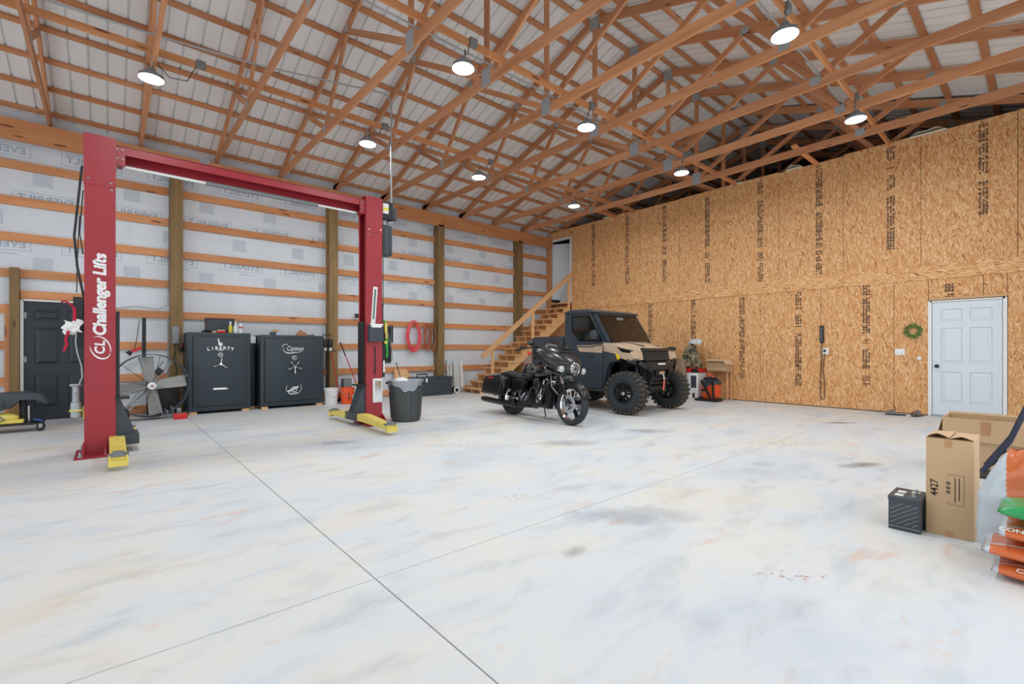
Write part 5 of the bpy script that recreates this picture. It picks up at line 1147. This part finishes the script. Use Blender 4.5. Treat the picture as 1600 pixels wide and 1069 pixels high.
for s in (-1, 1):
    B().cyl((0.55, s * 0.45, 1.19), (0.70, s * 0.425, 1.22), 0.02, n=12).build('grip', 'black_matte', hb); B().tube([(0.66, s * 0.44, 1.235), (0.72, s * 0.5, 1.235), (0.80, s * 0.44, 1.235)], 0.008, 6).build('lever', 'black_gloss', hb)
    mr = B().ball((0.93, s * 0.44, 1.31), (0.03, 0.085, 0.045), 16).build('mirror', 'black_gloss', bike); B().tube([(0.93, s * 0.40, 1.25), (0.93, s * 0.42, 1.29)], 0.01, 6).build('mirror_stem', 'black_gloss', mr)
    B().ball((0.86, s * 0.39, 1.13), (0.05, 0.03, 0.028), 12).build('turn_signal', 'red_plastic', bike)
B().rings([sup(0.99, 0.40, 1.04, 1.12), sup(1.0, 0.41, 1.02, 1.14)]).build('dash', 'black', bike, 50)
b = B(); b.box((0.98, 0.0, 1.30), (0.06, 0.24, 0.06), Matrix.Rotation(R(30), 3, 'Y'), bev=0.01); b.build('device_mount', 'white', bike)
# tank, seat, frame
def egg(x, w, z0, z1): return sup(x, w, z0, z1, 24, 2.3)
B().rings([egg(0.56, 0.05, 0.74, 0.80), egg(0.60, 0.11, 0.70, 0.86), egg(0.72, 0.16, 0.69, 0.94), egg(0.88, 0.185, 0.70, 0.985), egg(1.02, 0.17, 0.73, 0.98), egg(1.12, 0.12, 0.77, 0.95), egg(1.16, 0.05, 0.82, 0.9)]).build('fuel_tank', 'black_gloss', bike, 60)
B().rings([egg(-0.36, 0.07, 0.73, 0.77), egg(-0.28, 0.15, 0.70, 0.80), egg(-0.1, 0.165, 0.69, 0.83), egg(0.1, 0.16, 0.68, 0.80), egg(0.28, 0.17, 0.66, 0.76), egg(0.45, 0.16, 0.66, 0.76), egg(0.58, 0.11, 0.70, 0.80), egg(0.64, 0.05, 0.76, 0.82)]).build('seat', 'black_matte', bike, 60)
b = B(); b.tube([(1.22, 0, 0.8), (1.1, 0, 0.45), (1.0, 0, 0.24), (0.5, 0, 0.22), (0.25, 0, 0.35), (0.3, 0, 0.66), (0.9, 0, 0.72), (1.22, 0, 0.84)], 0.022, 8); b.build('frame', 'black_satin', bike)
for s in (-1, 1):
    B().prism([(0.12, 0.42), (0.42, 0.42), (0.55, 0.64), (0.5, 0.68), (0.1, 0.68), (0.05, 0.55)], min(s * 0.13, s * 0.16), max(s * 0.13, s * 0.16), 'y', bev=0.008).build('side_cover', 'black_gloss', bike)
    bg_ = B().prism([(-0.62, 0.35), (-0.56, 0.64), (-0.50, 0.69), (-0.1, 0.735), (0.04, 0.69), (0.08, 0.58), (0.02, 0.40), (-0.1, 0.345)], min(s * 0.17, s * 0.37), max(s * 0.17, s * 0.37), 'y', bev=0.035, seg=3).build('saddlebag', 'black_satin', bike, 50)
    B().prism([(-0.575, 0.585), (-0.57, 0.60), (0.07, 0.645), (0.075, 0.63)], min(s * 0.368, s * 0.374), max(s * 0.368, s * 0.374), 'y').build('lid_seam', 'black_matte', bg_, None)
    B().box((-0.30, s * 0.372, 0.66), (0.16, 0.008, 0.025), bev=0.003).build('reflector', 'red_plastic', bg_)
    b = B(); b.tube([(0.10, s * 0.34, 0.7), (0.14, s * 0.36, 0.5), (0.08, s * 0.38, 0.36), (-0.12, s * 0.38, 0.34)], 0.012, 8); b.build('bag_guard', 'black_gloss', bike)
    b = B(); b.cyl((0.42, s * 0.24, 0.2), (-0.60, s * 0.26, 0.235), 0.044, 0.056, 20); b.cyl((-0.60, s * 0.26, 0.235), (-0.68, s * 0.262, 0.238), 0.052, 0.046, 20); b.build('muffler', 'black_satin', bike)
    b = B(); b.tube([(1.04, 0, 0.72), (1.14, s * 0.2, 0.66), (1.13, s * 0.36, 0.5), (1.1, s * 0.36, 0.38), (1.08, s * 0.16, 0.28)], 0.017, 8); b.build('engine_guard', 'black_gloss', bike)
    B().box((0.86, s * 0.3, 0.27), (0.3, 0.12, 0.025), Matrix.Rotation(R(-6), 3, 'Y'), bev=0.008).build('floorboard', 'black_matte', bike)
    B().prism([(1.12, 0.22), (1.2, 0.22), (1.24, 0.5), (1.15, 0.62), (1.1, 0.5)], min(s * 0.05, s * 0.17), max(s * 0.05, s * 0.17), 'y', bev=0.01).build('lower_fairing', 'black_satin', bike)
b = B(); b.box((-0.42, 0, 0.73), (0.1, 0.2, 0.05), bev=0.015); b.build('chrome_trim', 'chrome', bike)
b = B(); b.box((-0.43, -0.25, 0.735), (0.14, 0.06, 0.02), bev=0.006); b.box((-0.30, -0.2, 0.745), (0.2, 0.05, 0.02), bev=0.006); b.build('rack_trim', 'chrome', bike)
B().box((-0.60, 0, 0.60), (0.03, 0.2, 0.06), bev=0.01).build('tail_light', 'red_plastic', bike)
# V-twin
b = B(); b.prism([(0.62, 0.26), (0.98, 0.24), (1.08, 0.32), (1.06, 0.44), (0.95, 0.5), (0.72, 0.5), (0.6, 0.42)], -0.12, 0.12, 'y', bev=0.03); b.build('crankcase', 'black_satin', bike)
B().prism([(0.42, 0.26), (0.66, 0.26), (0.68, 0.44), (0.45, 0.46)], -0.11, 0.11, 'y', bev=0.025).build('gearbox', 'dark_grey', bike)
for s in (-1, 1):
    d = Vector((s * 0.37, 0, 0.93)).normalized(); p0 = Vector((0.86 + s * 0.05, 0, 0.45))
    cy = B().cyl(p0, p0 + d * 0.24, 0.062, n=18).build('cylinder', 'black_satin', bike)
    for k in range(8): B().cyl(p0 + d * (0.03 + 0.024 * k), p0 + d * (0.038 + 0.024 * k), 0.088, n=20).build('cooling_fin', 'dark_grey' if k % 2 else 'steel', cy)
    B().box(p0 + d * 0.265, (0.15, 0.15, 0.07), frame(d).to_3x3() @ Matrix.Rotation(PI / 2, 3, 'Y'), bev=0.02).build('rocker_cover', 'chrome', cy)
    B().cyl(Vector((0.86 + s * 0.035, -0.12, 0.42)), Vector((0.86 + s * 0.1, -0.09, 0.68)), 0.014, n=10).build('pushrod_tube', 'chrome', bike)
B().lathe([(0.095, 0.0), (0.1, 0.02), (0.095, 0.06), (0.07, 0.075), (0.02, 0.078)], (0.84, -0.11, 0.60), (0, -1, 0), 28).build('air_cleaner', 'black_satin', bike)
B().lathe([(0.085, 0.0), (0.085, 0.02), (0.06, 0.035), (0.02, 0.04)], (0.90, -0.12, 0.37), (0, -1, 0), 24).build('cam_cover', 'chrome', bike)
B().lathe([(0.06, 0.0), (0.06, 0.015), (0.03, 0.03)], (0.55, -0.11, 0.34), (0, -1, 0), 20).build('transmission_cover', 'chrome', bike)
b = B(); b.tube([(0.98, -0.10, 0.62), (1.06, -0.15, 0.52), (1.0, -0.17, 0.3), (0.8, -0.2, 0.22), (0.42, -0.24, 0.2)], 0.024, 10); b.tube([(0.76, -0.08, 0.62), (0.68, -0.15, 0.52), (0.66, -0.18, 0.34), (0.6, -0.21, 0.24)], 0.024, 10); b.build('exhaust_pipe', 'black_satin', bike)
b = B(); b.tube([(0.6, -0.22, 0.45), (0.5, -0.2, 0.36), (0.55, -0.22, 0.3), (0.48, -0.24, 0.42)], 0.012, 6); b.build('passenger_peg', 'chrome', bike)
b = B(); b.tube([(0.7, 0.18, 0.2), (0.62, 0.30, 0.05), (0.52, 0.34, -0.015)], 0.012, 8); b.build('side_stand', 'black', bike)
b = B(); b.tube([(1.2, -0.16, 0.78), (1.26, -0.18, 0.6), (1.4, -0.15, 0.48)], 0.008, 6); b.tube([(1.05, -0.14, 0.3), (1.2, -0.14, 0.18), (1.28, -0.12, 0.16)], 0.008, 6); b.build('brake_line', 'steel', bike)

hm = thing('helmet', 'glossy black half helmet resting on the motorcycle seat', 'helmet', (5.84, 6.72, 0), R(-94.5), rx=R(-6))
b = B(); b.rings([[(0.43 + r * 1.2 * math.cos(2 * PI * k / 28), 0.0 + r * math.sin(2 * PI * k / 28), 0.775 + z) for k in range(28)] for r, z in ((0.125, 0.0), (0.14, 0.02), (0.145, 0.07), (0.136, 0.12), (0.112, 0.16), (0.074, 0.19), (0.034, 0.203), (0.004, 0.206))]); b.build('shell', 'black_gloss', hm, 180)
b = B(); b.tube([(0.43 + 0.165 * math.cos(2 * PI * k / 28), 0.138 * math.sin(2 * PI * k / 28), 0.778) for k in range(28)], 0.008, 6, closed=True); b.build('edge_trim', 'dark_grey', hm)
# ---------------------------------------------------------------- along the OSB wall
vac = thing('shop_vacuum', 'orange shop vacuum with a grey lid and black frame by the OSB wall', 'shop vacuum', (11.02, 5.36, 0))
B().lathe([(0.19, 0.06), (0.2, 0.08), (0.22, 0.40), (0.225, 0.41)], n=28).build('tank', 'orange', vac)
B().lathe([(0.23, 0.40), (0.235, 0.44), (0.2, 0.50), (0.12, 0.56), (0.05, 0.58)], n=28).build('motor_lid', 'dark_grey', vac); B().tube([(-0.05, 0.06, 0.57), (-0.05, 0.05, 0.62), (-0.05, -0.05, 0.62), (-0.05, -0.06, 0.57)], 0.02, 8).build('handle', 'orange', vac)
b = B(); b.prism([(-0.12, 0.44), (0.12, 0.44), (0.0, 0.34)], -0.24, -0.2, 'x'); b.build('lid_skirt', 'dark_grey', vac); B().box((-0.216, 0.06, 0.26), (0.012, 0.16, 0.05)).build('label_plate', 'black', vac)
for y in (-0.2, 0.2): B().cyl((-0.1, y, 0.05), (-0.1, y * 1.15, 0.05), 0.05, n=14).build('caster', 'black', vac)
for (y0, z0, y1, z1) in ((0.12, 0.5, -0.12, 0.05), (-0.16, 0.52, -0.18, 0.05)): B().bar((-0.25, y0, z0), (-0.25, y1, z1), 0.035, 0.05, up=(1, 0, 0)).build('frame_bar', 'black', vac, None)
B().bar((-0.25, -0.26, 0.54), (-0.25, 0.05, 0.55), 0.05, 0.05).build('frame_bar', 'black', vac, None); B().box((-0.12, 0.0, 0.035), (0.3, 0.56, 0.05), bev=0.01).build('dolly', 'black', vac)
t = thing('appliance_carton', 'white carton with a picture print and red top beside the shop vacuum', 'carton', (11.17, 5.88, 0)); B().box((0, 0, 0.33), (0.4, 0.44, 0.66), bev=0.004).build('carton', 'white', t); B().box((-0.203, -0.1, 0.44), (0.004, 0.14, 0.3)).build('printed_picture', 'dark_grey', t, None); B().box((-0.203, 0.12, 0.57), (0.004, 0.1, 0.06)).build('printed_mark', 'red_plastic', t, None); B().box((-0.203, 0.1, 0.15), (0.004, 0.16, 0.03)).build('printed_line', 'grey', t, None); B().box((-0.203, -0.1, 0.1), (0.004, 0.06, 0.12)).build('printed_line', 'ink', t, None)
t = thing('red_case', 'flat red and black case lying on the white carton', 'case', (11.17, 5.88, 0.665)); B().box((0, 0, 0.05), (0.42, 0.5, 0.1), bev=0.015).build('case', 'red_plastic', t); B().box((-0.2, -0.14, 0.05), (0.03, 0.18, 0.09), bev=0.005).build('end_panel', 'black', t)
t = thing('cardboard_box', 'open tan cardboard box standing on a stool behind the shop vacuum', 'cardboard box', (11.4, 5.33, 0.72)); B().box((0, 0, 0.14), (0.34, 0.5, 0.28), bev=0.003).build('box', 'cardboard', t); B().bar((-0.17, -0.25, 0.26), (-0.2, -0.36, 0.16), 0.3, 0.006).build('flap', 'cardboard_in', t, None); B().bar((-0.17, 0.0, 0.26), (-0.27, 0.0, 0.24), 0.48, 0.006).build('flap', 'cardboard_in', t, None)
t = thing('step_stool', 'low wooden stool under the tan cardboard box', 'stool', (11.44, 5.33, 0)); B().box((0, 0, 0.70), (0.26, 0.5, 0.03)).build('top', 'stair', t, None)
for y in (-0.22, 0.22):
    for x in (-0.1, 0.1): B().box((x, y, 0.34), (0.03, 0.03, 0.68)).build('leg', 'stair', t, None)
camo = NT('camouflage_cloth'); v_ = camo.coord(); cn = camo.noise(v_, 9, 3, 0.6, 1.0); cc = camo.ramp(cn, [(0.36, srgb(58, 54, 44)), (0.45, srgb(112, 108, 82)), (0.54, srgb(150, 132, 108)), (0.62, srgb(176, 158, 134))], 'CONSTANT'); camo.set(color=cc, rough=0.9); M['camo'] = camo.m
M['khaki'] = plain('khaki_cloth', srgb(146, 122, 100), 0.9, var=0.4, scale=22, bump=0.6); M['taupe'] = plain('taupe_cloth', srgb(120, 108, 100), 0.9, var=0.15)
def heap(name, label, cat, c, d, mat, seed, lump=0.16):
    r_ = random.Random(seed); ph = [r_.uniform(0, 6) for _ in range(6)]; b = B(); n = 26; m = 12; rr = []
    for j in range(m + 1):
        f = PI / 2 * (1 - j / m) ; cz = math.cos(f); sr = math.sin(f); ring = []
        for k in range(n):
            a = 2 * PI * k / n; q = 1 + lump * (math.sin(3 * a + ph[0] + 2 * cz) + 0.7 * math.sin(5 * a + ph[1] - 3 * cz) + 0.5 * math.sin(9 * a + ph[2] + 5 * cz)) * 0.6
            ring.append((d[0] / 2 * max(sr, 0.01) * q * math.cos(a), d[1] / 2 * max(sr, 0.01) * q * math.sin(a), d[2] * cz * (1 + lump * 0.5 * math.sin(4 * a + ph[3]) * sr)))
        rr.append(ring)
    b.rings(rr); return tag(b.build(name, mat, None, 180, Matrix.Translation(c)), label, cat)
t = thing('storage_tote', 'grey storage tote under the heaped clothes beyond the vehicle', 'tote', (11.1, 6.7, 0)); B().box((0, 0, 0.4), (0.5, 0.8, 0.8), bev=0.03).build('tub', 'dark_grey', t); B().box((0, 0, 0.82), (0.54, 0.84, 0.05), bev=0.02).build('lid', 'black', t)
heap('jacket', 'taupe jacket heaped on the grey tote', 'jacket', (11.1, 6.86, 0.85), (0.46, 0.5, 0.40), 'taupe', 1, 0.24)
heap('backpack', 'dark green backpack between the taupe jacket and camouflage bundle', 'backpack', (11.05, 6.44, 0.85), (0.34, 0.26, 0.36), plain('olive_cloth', srgb(72, 92, 80), 0.8, var=0.3), 2)
heap('clothes_bundle', 'camouflage clothes bundle on top of the heap by the OSB wall', 'clothes', (11.2, 5.95, 0.77), (0.34, 0.5, 0.60), 'camo', 3, 0.26)
heap('canvas_bag', 'khaki canvas bag hanging down over the white carton', 'bag', (10.86, 6.04, 0.52), (0.14, 0.27, 0.50), 'khaki', 4, 0.35)
heap('plastic_bag', 'whitish plastic bag on the very top of the clothes heap', 'plastic bag', (11.26, 5.9, 1.375), (0.26, 0.36, 0.13), plain('pale_plastic_bag', srgb(196, 200, 204), 0.4, var=0.12), 5, 0.35)
heap('cap', 'black cap lying on the left slope of the clothes heap', 'cap', (11.05, 6.44, 1.21), (0.24, 0.28, 0.1), 'black_matte', 6, 0.05)
# fittings on the OSB wall
t = thing('power_strip', 'black power strip hanging on the OSB wall with a long looped cord', 'power strip', (XW, 3.2, 0)); B().box((-0.025, 0, 1.565), (0.04, 0.075, 0.37), bev=0.006).build('strip', 'black', t)
for k in range(5): B().box((-0.047, 0.008, 1.44 + k * 0.06), (0.006, 0.025, 0.035)).build('socket', 'grey', t, None)
B().tube([(-0.02, 0.0, 1.38), (-0.02, 0.0, 1.1), (-0.02, 0.02, 0.7), (-0.02, 0.035, 0.4), (-0.02, 0.025, 0.22), (-0.02, -0.01, 0.16), (-0.02, -0.05, 0.2), (-0.02, -0.05, 0.5), (-0.02, -0.02, 0.8), (-0.03, -0.05, 1.15)], 0.008, 6).build('cord', plain('brown_cable', srgb(92, 60, 44), 0.6), t)
t = thing('wall_outlet', 'white double outlet plate on the OSB wall beside the power strip', 'outlet', (XW, 3.14, 1.2)); B().box((-0.006, 0, 0), (0.012, 0.12, 0.13), bev=0.003).build('plate', 'white', t); B().box((-0.018, 0.01, 0.01), (0.03, 0.045, 0.05), bev=0.005).build('plug', 'black', t)
t = thing('light_switch', 'white double light switch plate left of the white door', 'light switch', (XW, 1.9, 1.19)); B().box((-0.005, 0, 0), (0.01, 0.15, 0.12), bev=0.003).build('plate', 'white', t)
for y in (-0.035, 0.035): B().box((-0.013, y, 0), (0.01, 0.03, 0.06), bev=0.002).build('rocker', 'white', t)
wr = thing('wreath', 'small green leafy wreath hanging on the OSB wall by the white door', 'wreath', (XW - 0.03, 1.70, 1.59))
B().tube([(0, 0.095 * math.cos(2 * PI * k / 24), 0.095 * math.sin(2 * PI * k / 24)) for k in range(24)], 0.02, 8, closed=True).build('ring', plain('twig', srgb(96, 104, 50), 0.9, var=0.3), wr)
lf = plain('wreath_leaf', srgb(104, 130, 62), 0.7, var=0.35, scale=30); r_ = random.Random(5); b = B(); bmL = b
for k in range(190):
    a = r_.uniform(0, 2 * PI); q = 0.095 + r_.uniform(-0.03, 0.03); c = Vector((r_.uniform(-0.03, 0.015), q * math.cos(a), q * math.sin(a))); d = Vector((r_.uniform(-0.6, 0.3), math.cos(a + r_.uniform(-1, 2)), math.sin(a + r_.uniform(-1, 2)))).normalized() * 0.042; n = d.cross(Vector((1, 0.3, 0.2))).normalized() * 0.009
    b.quad(c, c + d * 0.5 + n, c + d, c + d * 0.5 - n)
o = b.build('leaves', lf, wr, None); o['kind'] = 'stuff'
b = B(); b.ball((XW - 0.012, 1.615, 1.07), (0.012, 0.035, 0.035), 12); tag(b.build('wall_hook', 'white', None), 'small white round hook on the OSB wall left of the door knob', 'hook')
b = B(); b.box((XW - 0.01, 1.59, 0.985), (0.02, 0.05, 0.03), bev=0.006); tag(b.build('key_tag', 'cream', None), 'small pale tag stuck just under the white round hook', 'tag')
def slipper(label, x, y, rz):
    t = thing('slipper', label, 'slipper', (x, y, 0), rz, 'slippers by the white door')
    B().rings([[(xx, w * math.cos(2 * PI * k / 16), z + (0.008 if math.sin(2 * PI * k / 16) > 0 else 0)) for k in range(16)] for xx, w, z in ((-0.14, 0.02, 0.002), (-0.12, 0.036, 0.002), (0.0, 0.04, 0.002), (0.1, 0.05, 0.002), (0.14, 0.03, 0.002))]).rings([[(xx, w * math.cos(2 * PI * k / 16), 0.0 + hh * (0.5 + 0.5 * math.sin(2 * PI * k / 16))) for k in range(16)] for xx, w, hh in ((-0.14, 0.02, 0.02), (-0.12, 0.037, 0.024), (0.0, 0.042, 0.024), (0.1, 0.05, 0.024), (0.14, 0.03, 0.02))]).build('sole', 'dark_grey', t)
    B().grid(lambda u, v: (0.0 + 0.12 * u, 0.054 * math.cos(PI * v), 0.02 + (0.075 - 0.04 * u) * math.sin(PI * v)), 6, 8).build('upper', 'taupe', t, 180); return t
for sl_ in (slipper('dark slipper lying farther from the white door', 11.2, 1.9, R(100)), slipper('dark slipper lying nearest the white door', 11.32, 1.6, R(165))): sl_.scale = (1.1, 1.15, 1.3)

# ---------------------------------------------------------------- right foreground
t = thing('car_battery', 'dark grey car battery on the floor beside the tall carton', 'car battery', (4.10, 0.565, 0)); bw, bl_, bh = 0.17, 0.28, 0.235
B().box((bl_ / 2, bw / 2, 0.1), (bl_, bw, 0.2), bev=0.005).build('case', 'dark_grey', t); lid = B().box((bl_ / 2, bw / 2, 0.213), (bl_ + 0.006, bw + 0.006, 0.03), bev=0.005).build('lid', 'dark_grey', t)
b = B()
for k in range(7):
    c_ = -0.05 + k * 0.03; ya = max(0.012, (0.04 - c_) / 0.7 if c_ < 0.04 else 0.012); yb = min(0.158, (0.185 - c_) / 0.7)
    if yb - ya > 0.01: b.bar((-0.0015, 0.17 - ya, c_ + 0.7 * ya), (-0.0015, 0.17 - yb, c_ + 0.7 * yb), 0.004, 0.004)
b.build('moulded_stripes', 'grey', t, None)
B().box((-0.002, bw / 2, 0.025), (0.008, bw, 0.006)).build('base_rim', 'grey', t, None)
for x, y in ((0.07, 0.045), (0.18, 0.045)): tp = B().lathe([(0.014, 0.228), (0.014, 0.236), (0.009, 0.238), (0.008, 0.256)], (x, y, 0), n=12).build('terminal', 'steel', t)
for x, y in ((0.06, 0.12), (0.16, 0.12), (0.2, 0.05)): B().box((x, y, 0.2295), (0.055, 0.045, 0.004)).build('sticker', 'white' if y > 0.1 else 'cream', t, None)
bx = thing('tall_carton', 'tall tan carton printed 4427 standing on the floor', 'cardboard box', (4.20, 0.318, 0)); bd_, bw_, bh_ = 0.37, 0.232, 0.645
B().box((bd_ / 2, bw_ / 2, bh_ / 2), (bd_, bw_, bh_), bev=0.003).build('carton', 'cardboard', bx)
for s in (0, 1): B().grid(lambda u, v, s=s: (-0.004 + bd_ * u, (bw_ + 0.008) * (0.5 * v + 0.5 * s) - 0.004, bh_ + 0.004 + 0.012 * (math.sin(PI * v) if s else math.sin(PI * v) * 0.5) * (1 - u) + 0.006 * s * (1 - v) + (0.014 * (1 - abs(2 * v - 1)) * (1 - u) ** 3)), 8, 6).build('top_flap', 'cardboard_in', bx, 180)
B().box((-0.001, bw_ / 2 + 0.005, bh_ - 0.03), (0.001, 0.035, 0.05)).build('tape_strip', 'tape', bx, None); B().box((-0.001, bw_ / 2 + 0.0, 0.02), (0.001, 0.035, 0.035)).build('tape_strip', 'tape', bx, None)
up, dn = (0, 1, 0), (0, 0, 1)
link('lettering', text_mesh('4427', 0.055, 'ink', bold=0.0008, space=1.0), bx, face_T((-0.0016, 0.189, 0.312), (0, 0, 1), (0, 1, 0)))
for k, z in enumerate((0.355, 0.325, 0.297)):
    b = B(); b.lathe([(0.0105, 0.0), (0.0105, 0.0006)], (-0.001, 0.121, z), (-1, 0, 0), 16); cz = b.build('printed_dot', 'ink', bx); B().lathe([(0.004, 0.0), (0.004, 0.0003)], (-0.0017, 0.121, z), (-1, 0, 0), 8).build('dot_centre', 'cardboard', cz)
b = B()
for y0, z0, y1, z1 in ((0.122, 0.415, 0.045, 0.413), (0.045, 0.413, 0.047, 0.215), (0.047, 0.215, 0.122, 0.22), (0.122, 0.415, 0.122, 0.40), (0.122, 0.22, 0.122, 0.235)): b.bar((-0.001, y0, z0), (-0.001, y1, z1), 0.0015, 0.0012, up=(1, 0, 0))
b.build('printed_outline', 'ink', bx, None)
r_ = random.Random(11)
for y in (0.088, 0.068):
    b = B(); z = 0.235 + (0.015 if y < 0.08 else 0)
    while z < 0.395:
        l = r_.uniform(0.003, 0.006); b.box((-0.001, y, z + l / 2), (0.0006, 0.006, l)); z += l + 0.0016
    b.build('printed_line', 'ink', bx, None)
ob = thing('open_carton', 'open tan cardboard box with folded-out flaps behind the tall carton', 'cardboard box', (6.5, 0.10, 0)); W_, D_, H_ = 0.62, 0.46, 0.545
for c, d in (((0, W_ / 2, H_ / 2), (0.008, W_, H_)), ((D_, W_ / 2, H_ / 2), (0.008, W_, H_)), ((D_ / 2, 0, H_ / 2), (D_, 0.008, H_)), ((D_ / 2, W_, H_ / 2), (D_, 0.008, H_))): B().box(c, d).build('side_panel', 'cardboard', ob, None)
B().box((D_ / 2, W_ / 2, 0.006), (D_, W_, 0.01)).build('bottom_panel', 'cardboard_in', ob, None)
for p0, p1, w, up_ in (((-0.004, W_ / 2, H_), (-0.035, W_ / 2, H_ - 0.22), W_, (1, 0, 0)), ((D_ / 2, W_ + 0.004, H_), (D_ / 2, W_ + 0.05, H_ - 0.2), D_, (0, 1, 0)), ((D_ / 2, -0.004, H_), (D_ / 2, -0.06, H_ - 0.18), D_, (0, 1, 0)), ((D_ + 0.004, W_ / 2, H_), (D_ + 0.02, W_ / 2, H_ + 0.02), W_, (0, 0, 1))):
    B().bar(p0, p1, w, 0.006, up=up_).build('flap', 'cardboard', ob, None)
B().box((-0.028, W_ / 2, H_ - 0.1), (0.001, 0.06, 0.16)).build('tape_strip', 'tape', ob, None)
ht = thing('hand_truck', 'dark blue folding hand truck frame leaning at the right edge', 'hand truck', (5.6, 0.0, 0))
navy = plain('navy_tube', srgb(40, 46, 66), 0.35)
for dx in (0.0, 0.34): B().tube([(dx, 0.375, 0.20), (dx, 0.215, 0.483), (dx, 0.135, 0.73), (dx, 0.05, 0.95)], 0.02, 10).build('side_tube', navy, ht)
for y, z in ((0.3, 0.33), (0.1, 0.84)): B().cyl((0, y, z), (0.34, y, z), 0.014, n=8).build('cross_tube', navy, ht)
B().box((0.17, 0.30, 0.155), (0.36, 0.26, 0.02), bev=0.004).build('toe_plate', 'black', ht); 
for dx in (0.02, 0.32):
    wl = B().cyl((dx - 0.02, 0.2, 0.09), (dx + 0.02, 0.2, 0.09), 0.09, n=20, bev=0.01).build('wheel', 'rubber', ht); B().cyl((dx - 0.025, 0.2, 0.09), (dx + 0.025, 0.2, 0.09), 0.04, n=14).build('wheel_hub', 'grey', wl)
B().bar((0.0, 0.34, 0.27), (0.0, 0.17, 0.36), 0.03, 0.03).build('brace', 'black', ht, None); B().bar((0.0, 0.25, 0.42), (0.0, 0.17, 0.18), 0.03, 0.03).build('brace', 'black', ht, None)
# bags of soil mix
M['bag_orange'] = plain('orange_film', srgb(206, 104, 52), 0.25, var=0.1, coat=0.4); M['bag_grey'] = plain('grey_film', srgb(188, 198, 206), 0.22, var=0.08, coat=0.4, bump=0.5, scale=1.4); M['bag_green'] = plain('green_film', srgb(34, 150, 82), 0.25, var=0.12, coat=0.4)
def pillow(c, d, seed, flat=0.5):
    """plump bag with pinched ends; d = (x, y, z)"""
    r_ = random.Random(seed); p1, p2, p3 = (r_.uniform(0, 6) for _ in range(3))
    def P(u, v, top):
        x = (u - 0.5) * d[0]; y = (v - 0.5) * d[1]
        e = (max(0, math.sin(PI * u)) ** 0.35) * (max(0, math.sin(PI * v)) ** 0.3)
        wr = 0.05 * math.sin(11 * u + 7 * v + p1) + 0.035 * math.sin(23 * v + 5 * u + p2) + 0.02 * math.sin(31 * u + p3)
        z = d[2] * (0.5 + (0.5 if top else -0.5) * e * (1 + (wr if top else wr * 0.3)))
        return (c[0] + x, c[1] + y, c[2] + max(0.002, z))
    return P
def bag(name, label, cat, c, d, seed, bands, group=None, txt_=None):
    t = thing(name, label, cat, (0, 0, 0), 0, group); t.location = c
    P = pillow((0, 0, 0), d, seed); n, m = 26, 44
    b = B()
    for top in (True, False): b.grid(lambda u, v: P(u, v, top), n, m)
    mats = [bands[0][2]] + [q[2] for q in bands[1:]]
    bmesh.ops.remove_doubles(b.bm, verts=b.bm.verts[:], dist=0.0008)
    zs = d[2]
    b.bm.faces.ensure_lookup_table()
    for f in b.bm.faces:
        cc = f.calc_center_median(); w = (0.5 - cc.y / d[1])
        for i, (lo, hi, _) in enumerate(bands):
            if lo <= w <= hi: f.material_index = i
        if len(bands) > 1 and (cc.x / d[0] < -0.485 or -0.30 < cc.x / d[0] < -0.26): f.material_index = 0
    o = b.build('film', mats, t, 180)
    if txt_:
        me = text_mesh(txt_[0], txt_[1], 'white_ink', bold=0.001); link('lettering', me, t, face_T(txt_[2], (0, -1, 0), txt_[3]))
    return t
gb = 'bags stacked at the right edge'
bag('soil_bag', 'orange and grey film bag at the bottom of the stack on the right edge', 'bag', (3.78, -0.12, 0.0), (0.36, 0.66, 0.1), 1, [(0, 0.05, 'bag_grey'), (0.05, 1, 'bag_orange')], gb, ('CO', 0.04, (-0.168, 0.205, 0.077), (1, 0, 0.5)))
bag('soil_bag', 'orange film bag second from the floor, its pinched end sticking out', 'bag', (3.78, -0.10, 0.1), (0.36, 0.69, 0.095), 2, [(0, 0.04, 'bag_grey'), (0.04, 1, 'bag_orange')], gb)
bag('soil_bag', 'orange and grey film bag printed CONT, third from the floor', 'bag', (3.78, -0.145, 0.2), (0.36, 0.66, 0.11), 3, [(0, 0.035, 'bag_grey'), (0.035, 1, 'bag_orange')], gb, ('CONT', 0.04, (-0.168, 0.265, 0.083), (1, 0, 0.44)))
bag('seed_bag', 'shiny green film bag lying on top of the orange bags', 'bag', (3.77, -0.165, 0.312), (0.34, 0.70, 0.12), 4, [(0, 1, 'bag_green')], gb)
t = thing('upright_bag', 'large upright grey and orange plastic bag behind the green bag', 'bag', (4.075, 0.0, 0)); P = pillow((0, 0, 0), (0.7, 0.56, 0.3), 6); b = B()
def UP(u, v, s):
    y = (v - 0.5) * 0.58; z = u * 0.66; e = (math.sin(PI * min(max(u * 0.93 + 0.05, 0), 1)) ** 0.4) * (math.sin(PI * min(max(v, 0.001), 0.999)) ** 0.4)
    wr = 0.06 * math.sin(8 * u + 9 * v) + 0.04 * math.sin(19 * v - 6 * u) + 0.03 * math.sin(27 * u)
    return (s * 0.095 * e * (1 + wr), y * (1.05 - 0.55 * max(0, u - 0.55) / 0.45 - 0.22 * max(0, 0.5 - u)) + 0.012 * math.sin(9 * u), z + 0.02 * math.sin(12 * v) * u + 0.003)
for s in (-1, 1): b.grid(lambda u, v, s=s: UP(u, v, s), 60, 70)
bmesh.ops.remove_doubles(b.bm, verts=b.bm.verts[:], dist=0.0008)
for f in b.bm.faces:
    c = f.calc_center_median(); q = 0.5 - c.y / 0.56
    f.material_index = 1 if (0.20 < q < 0.36 and c.z > 0.1 or (0.36 <= q and 0.5 < c.z < 0.57)) else 0
b.build('film', ['bag_grey', 'bag_orange'], t, 180)
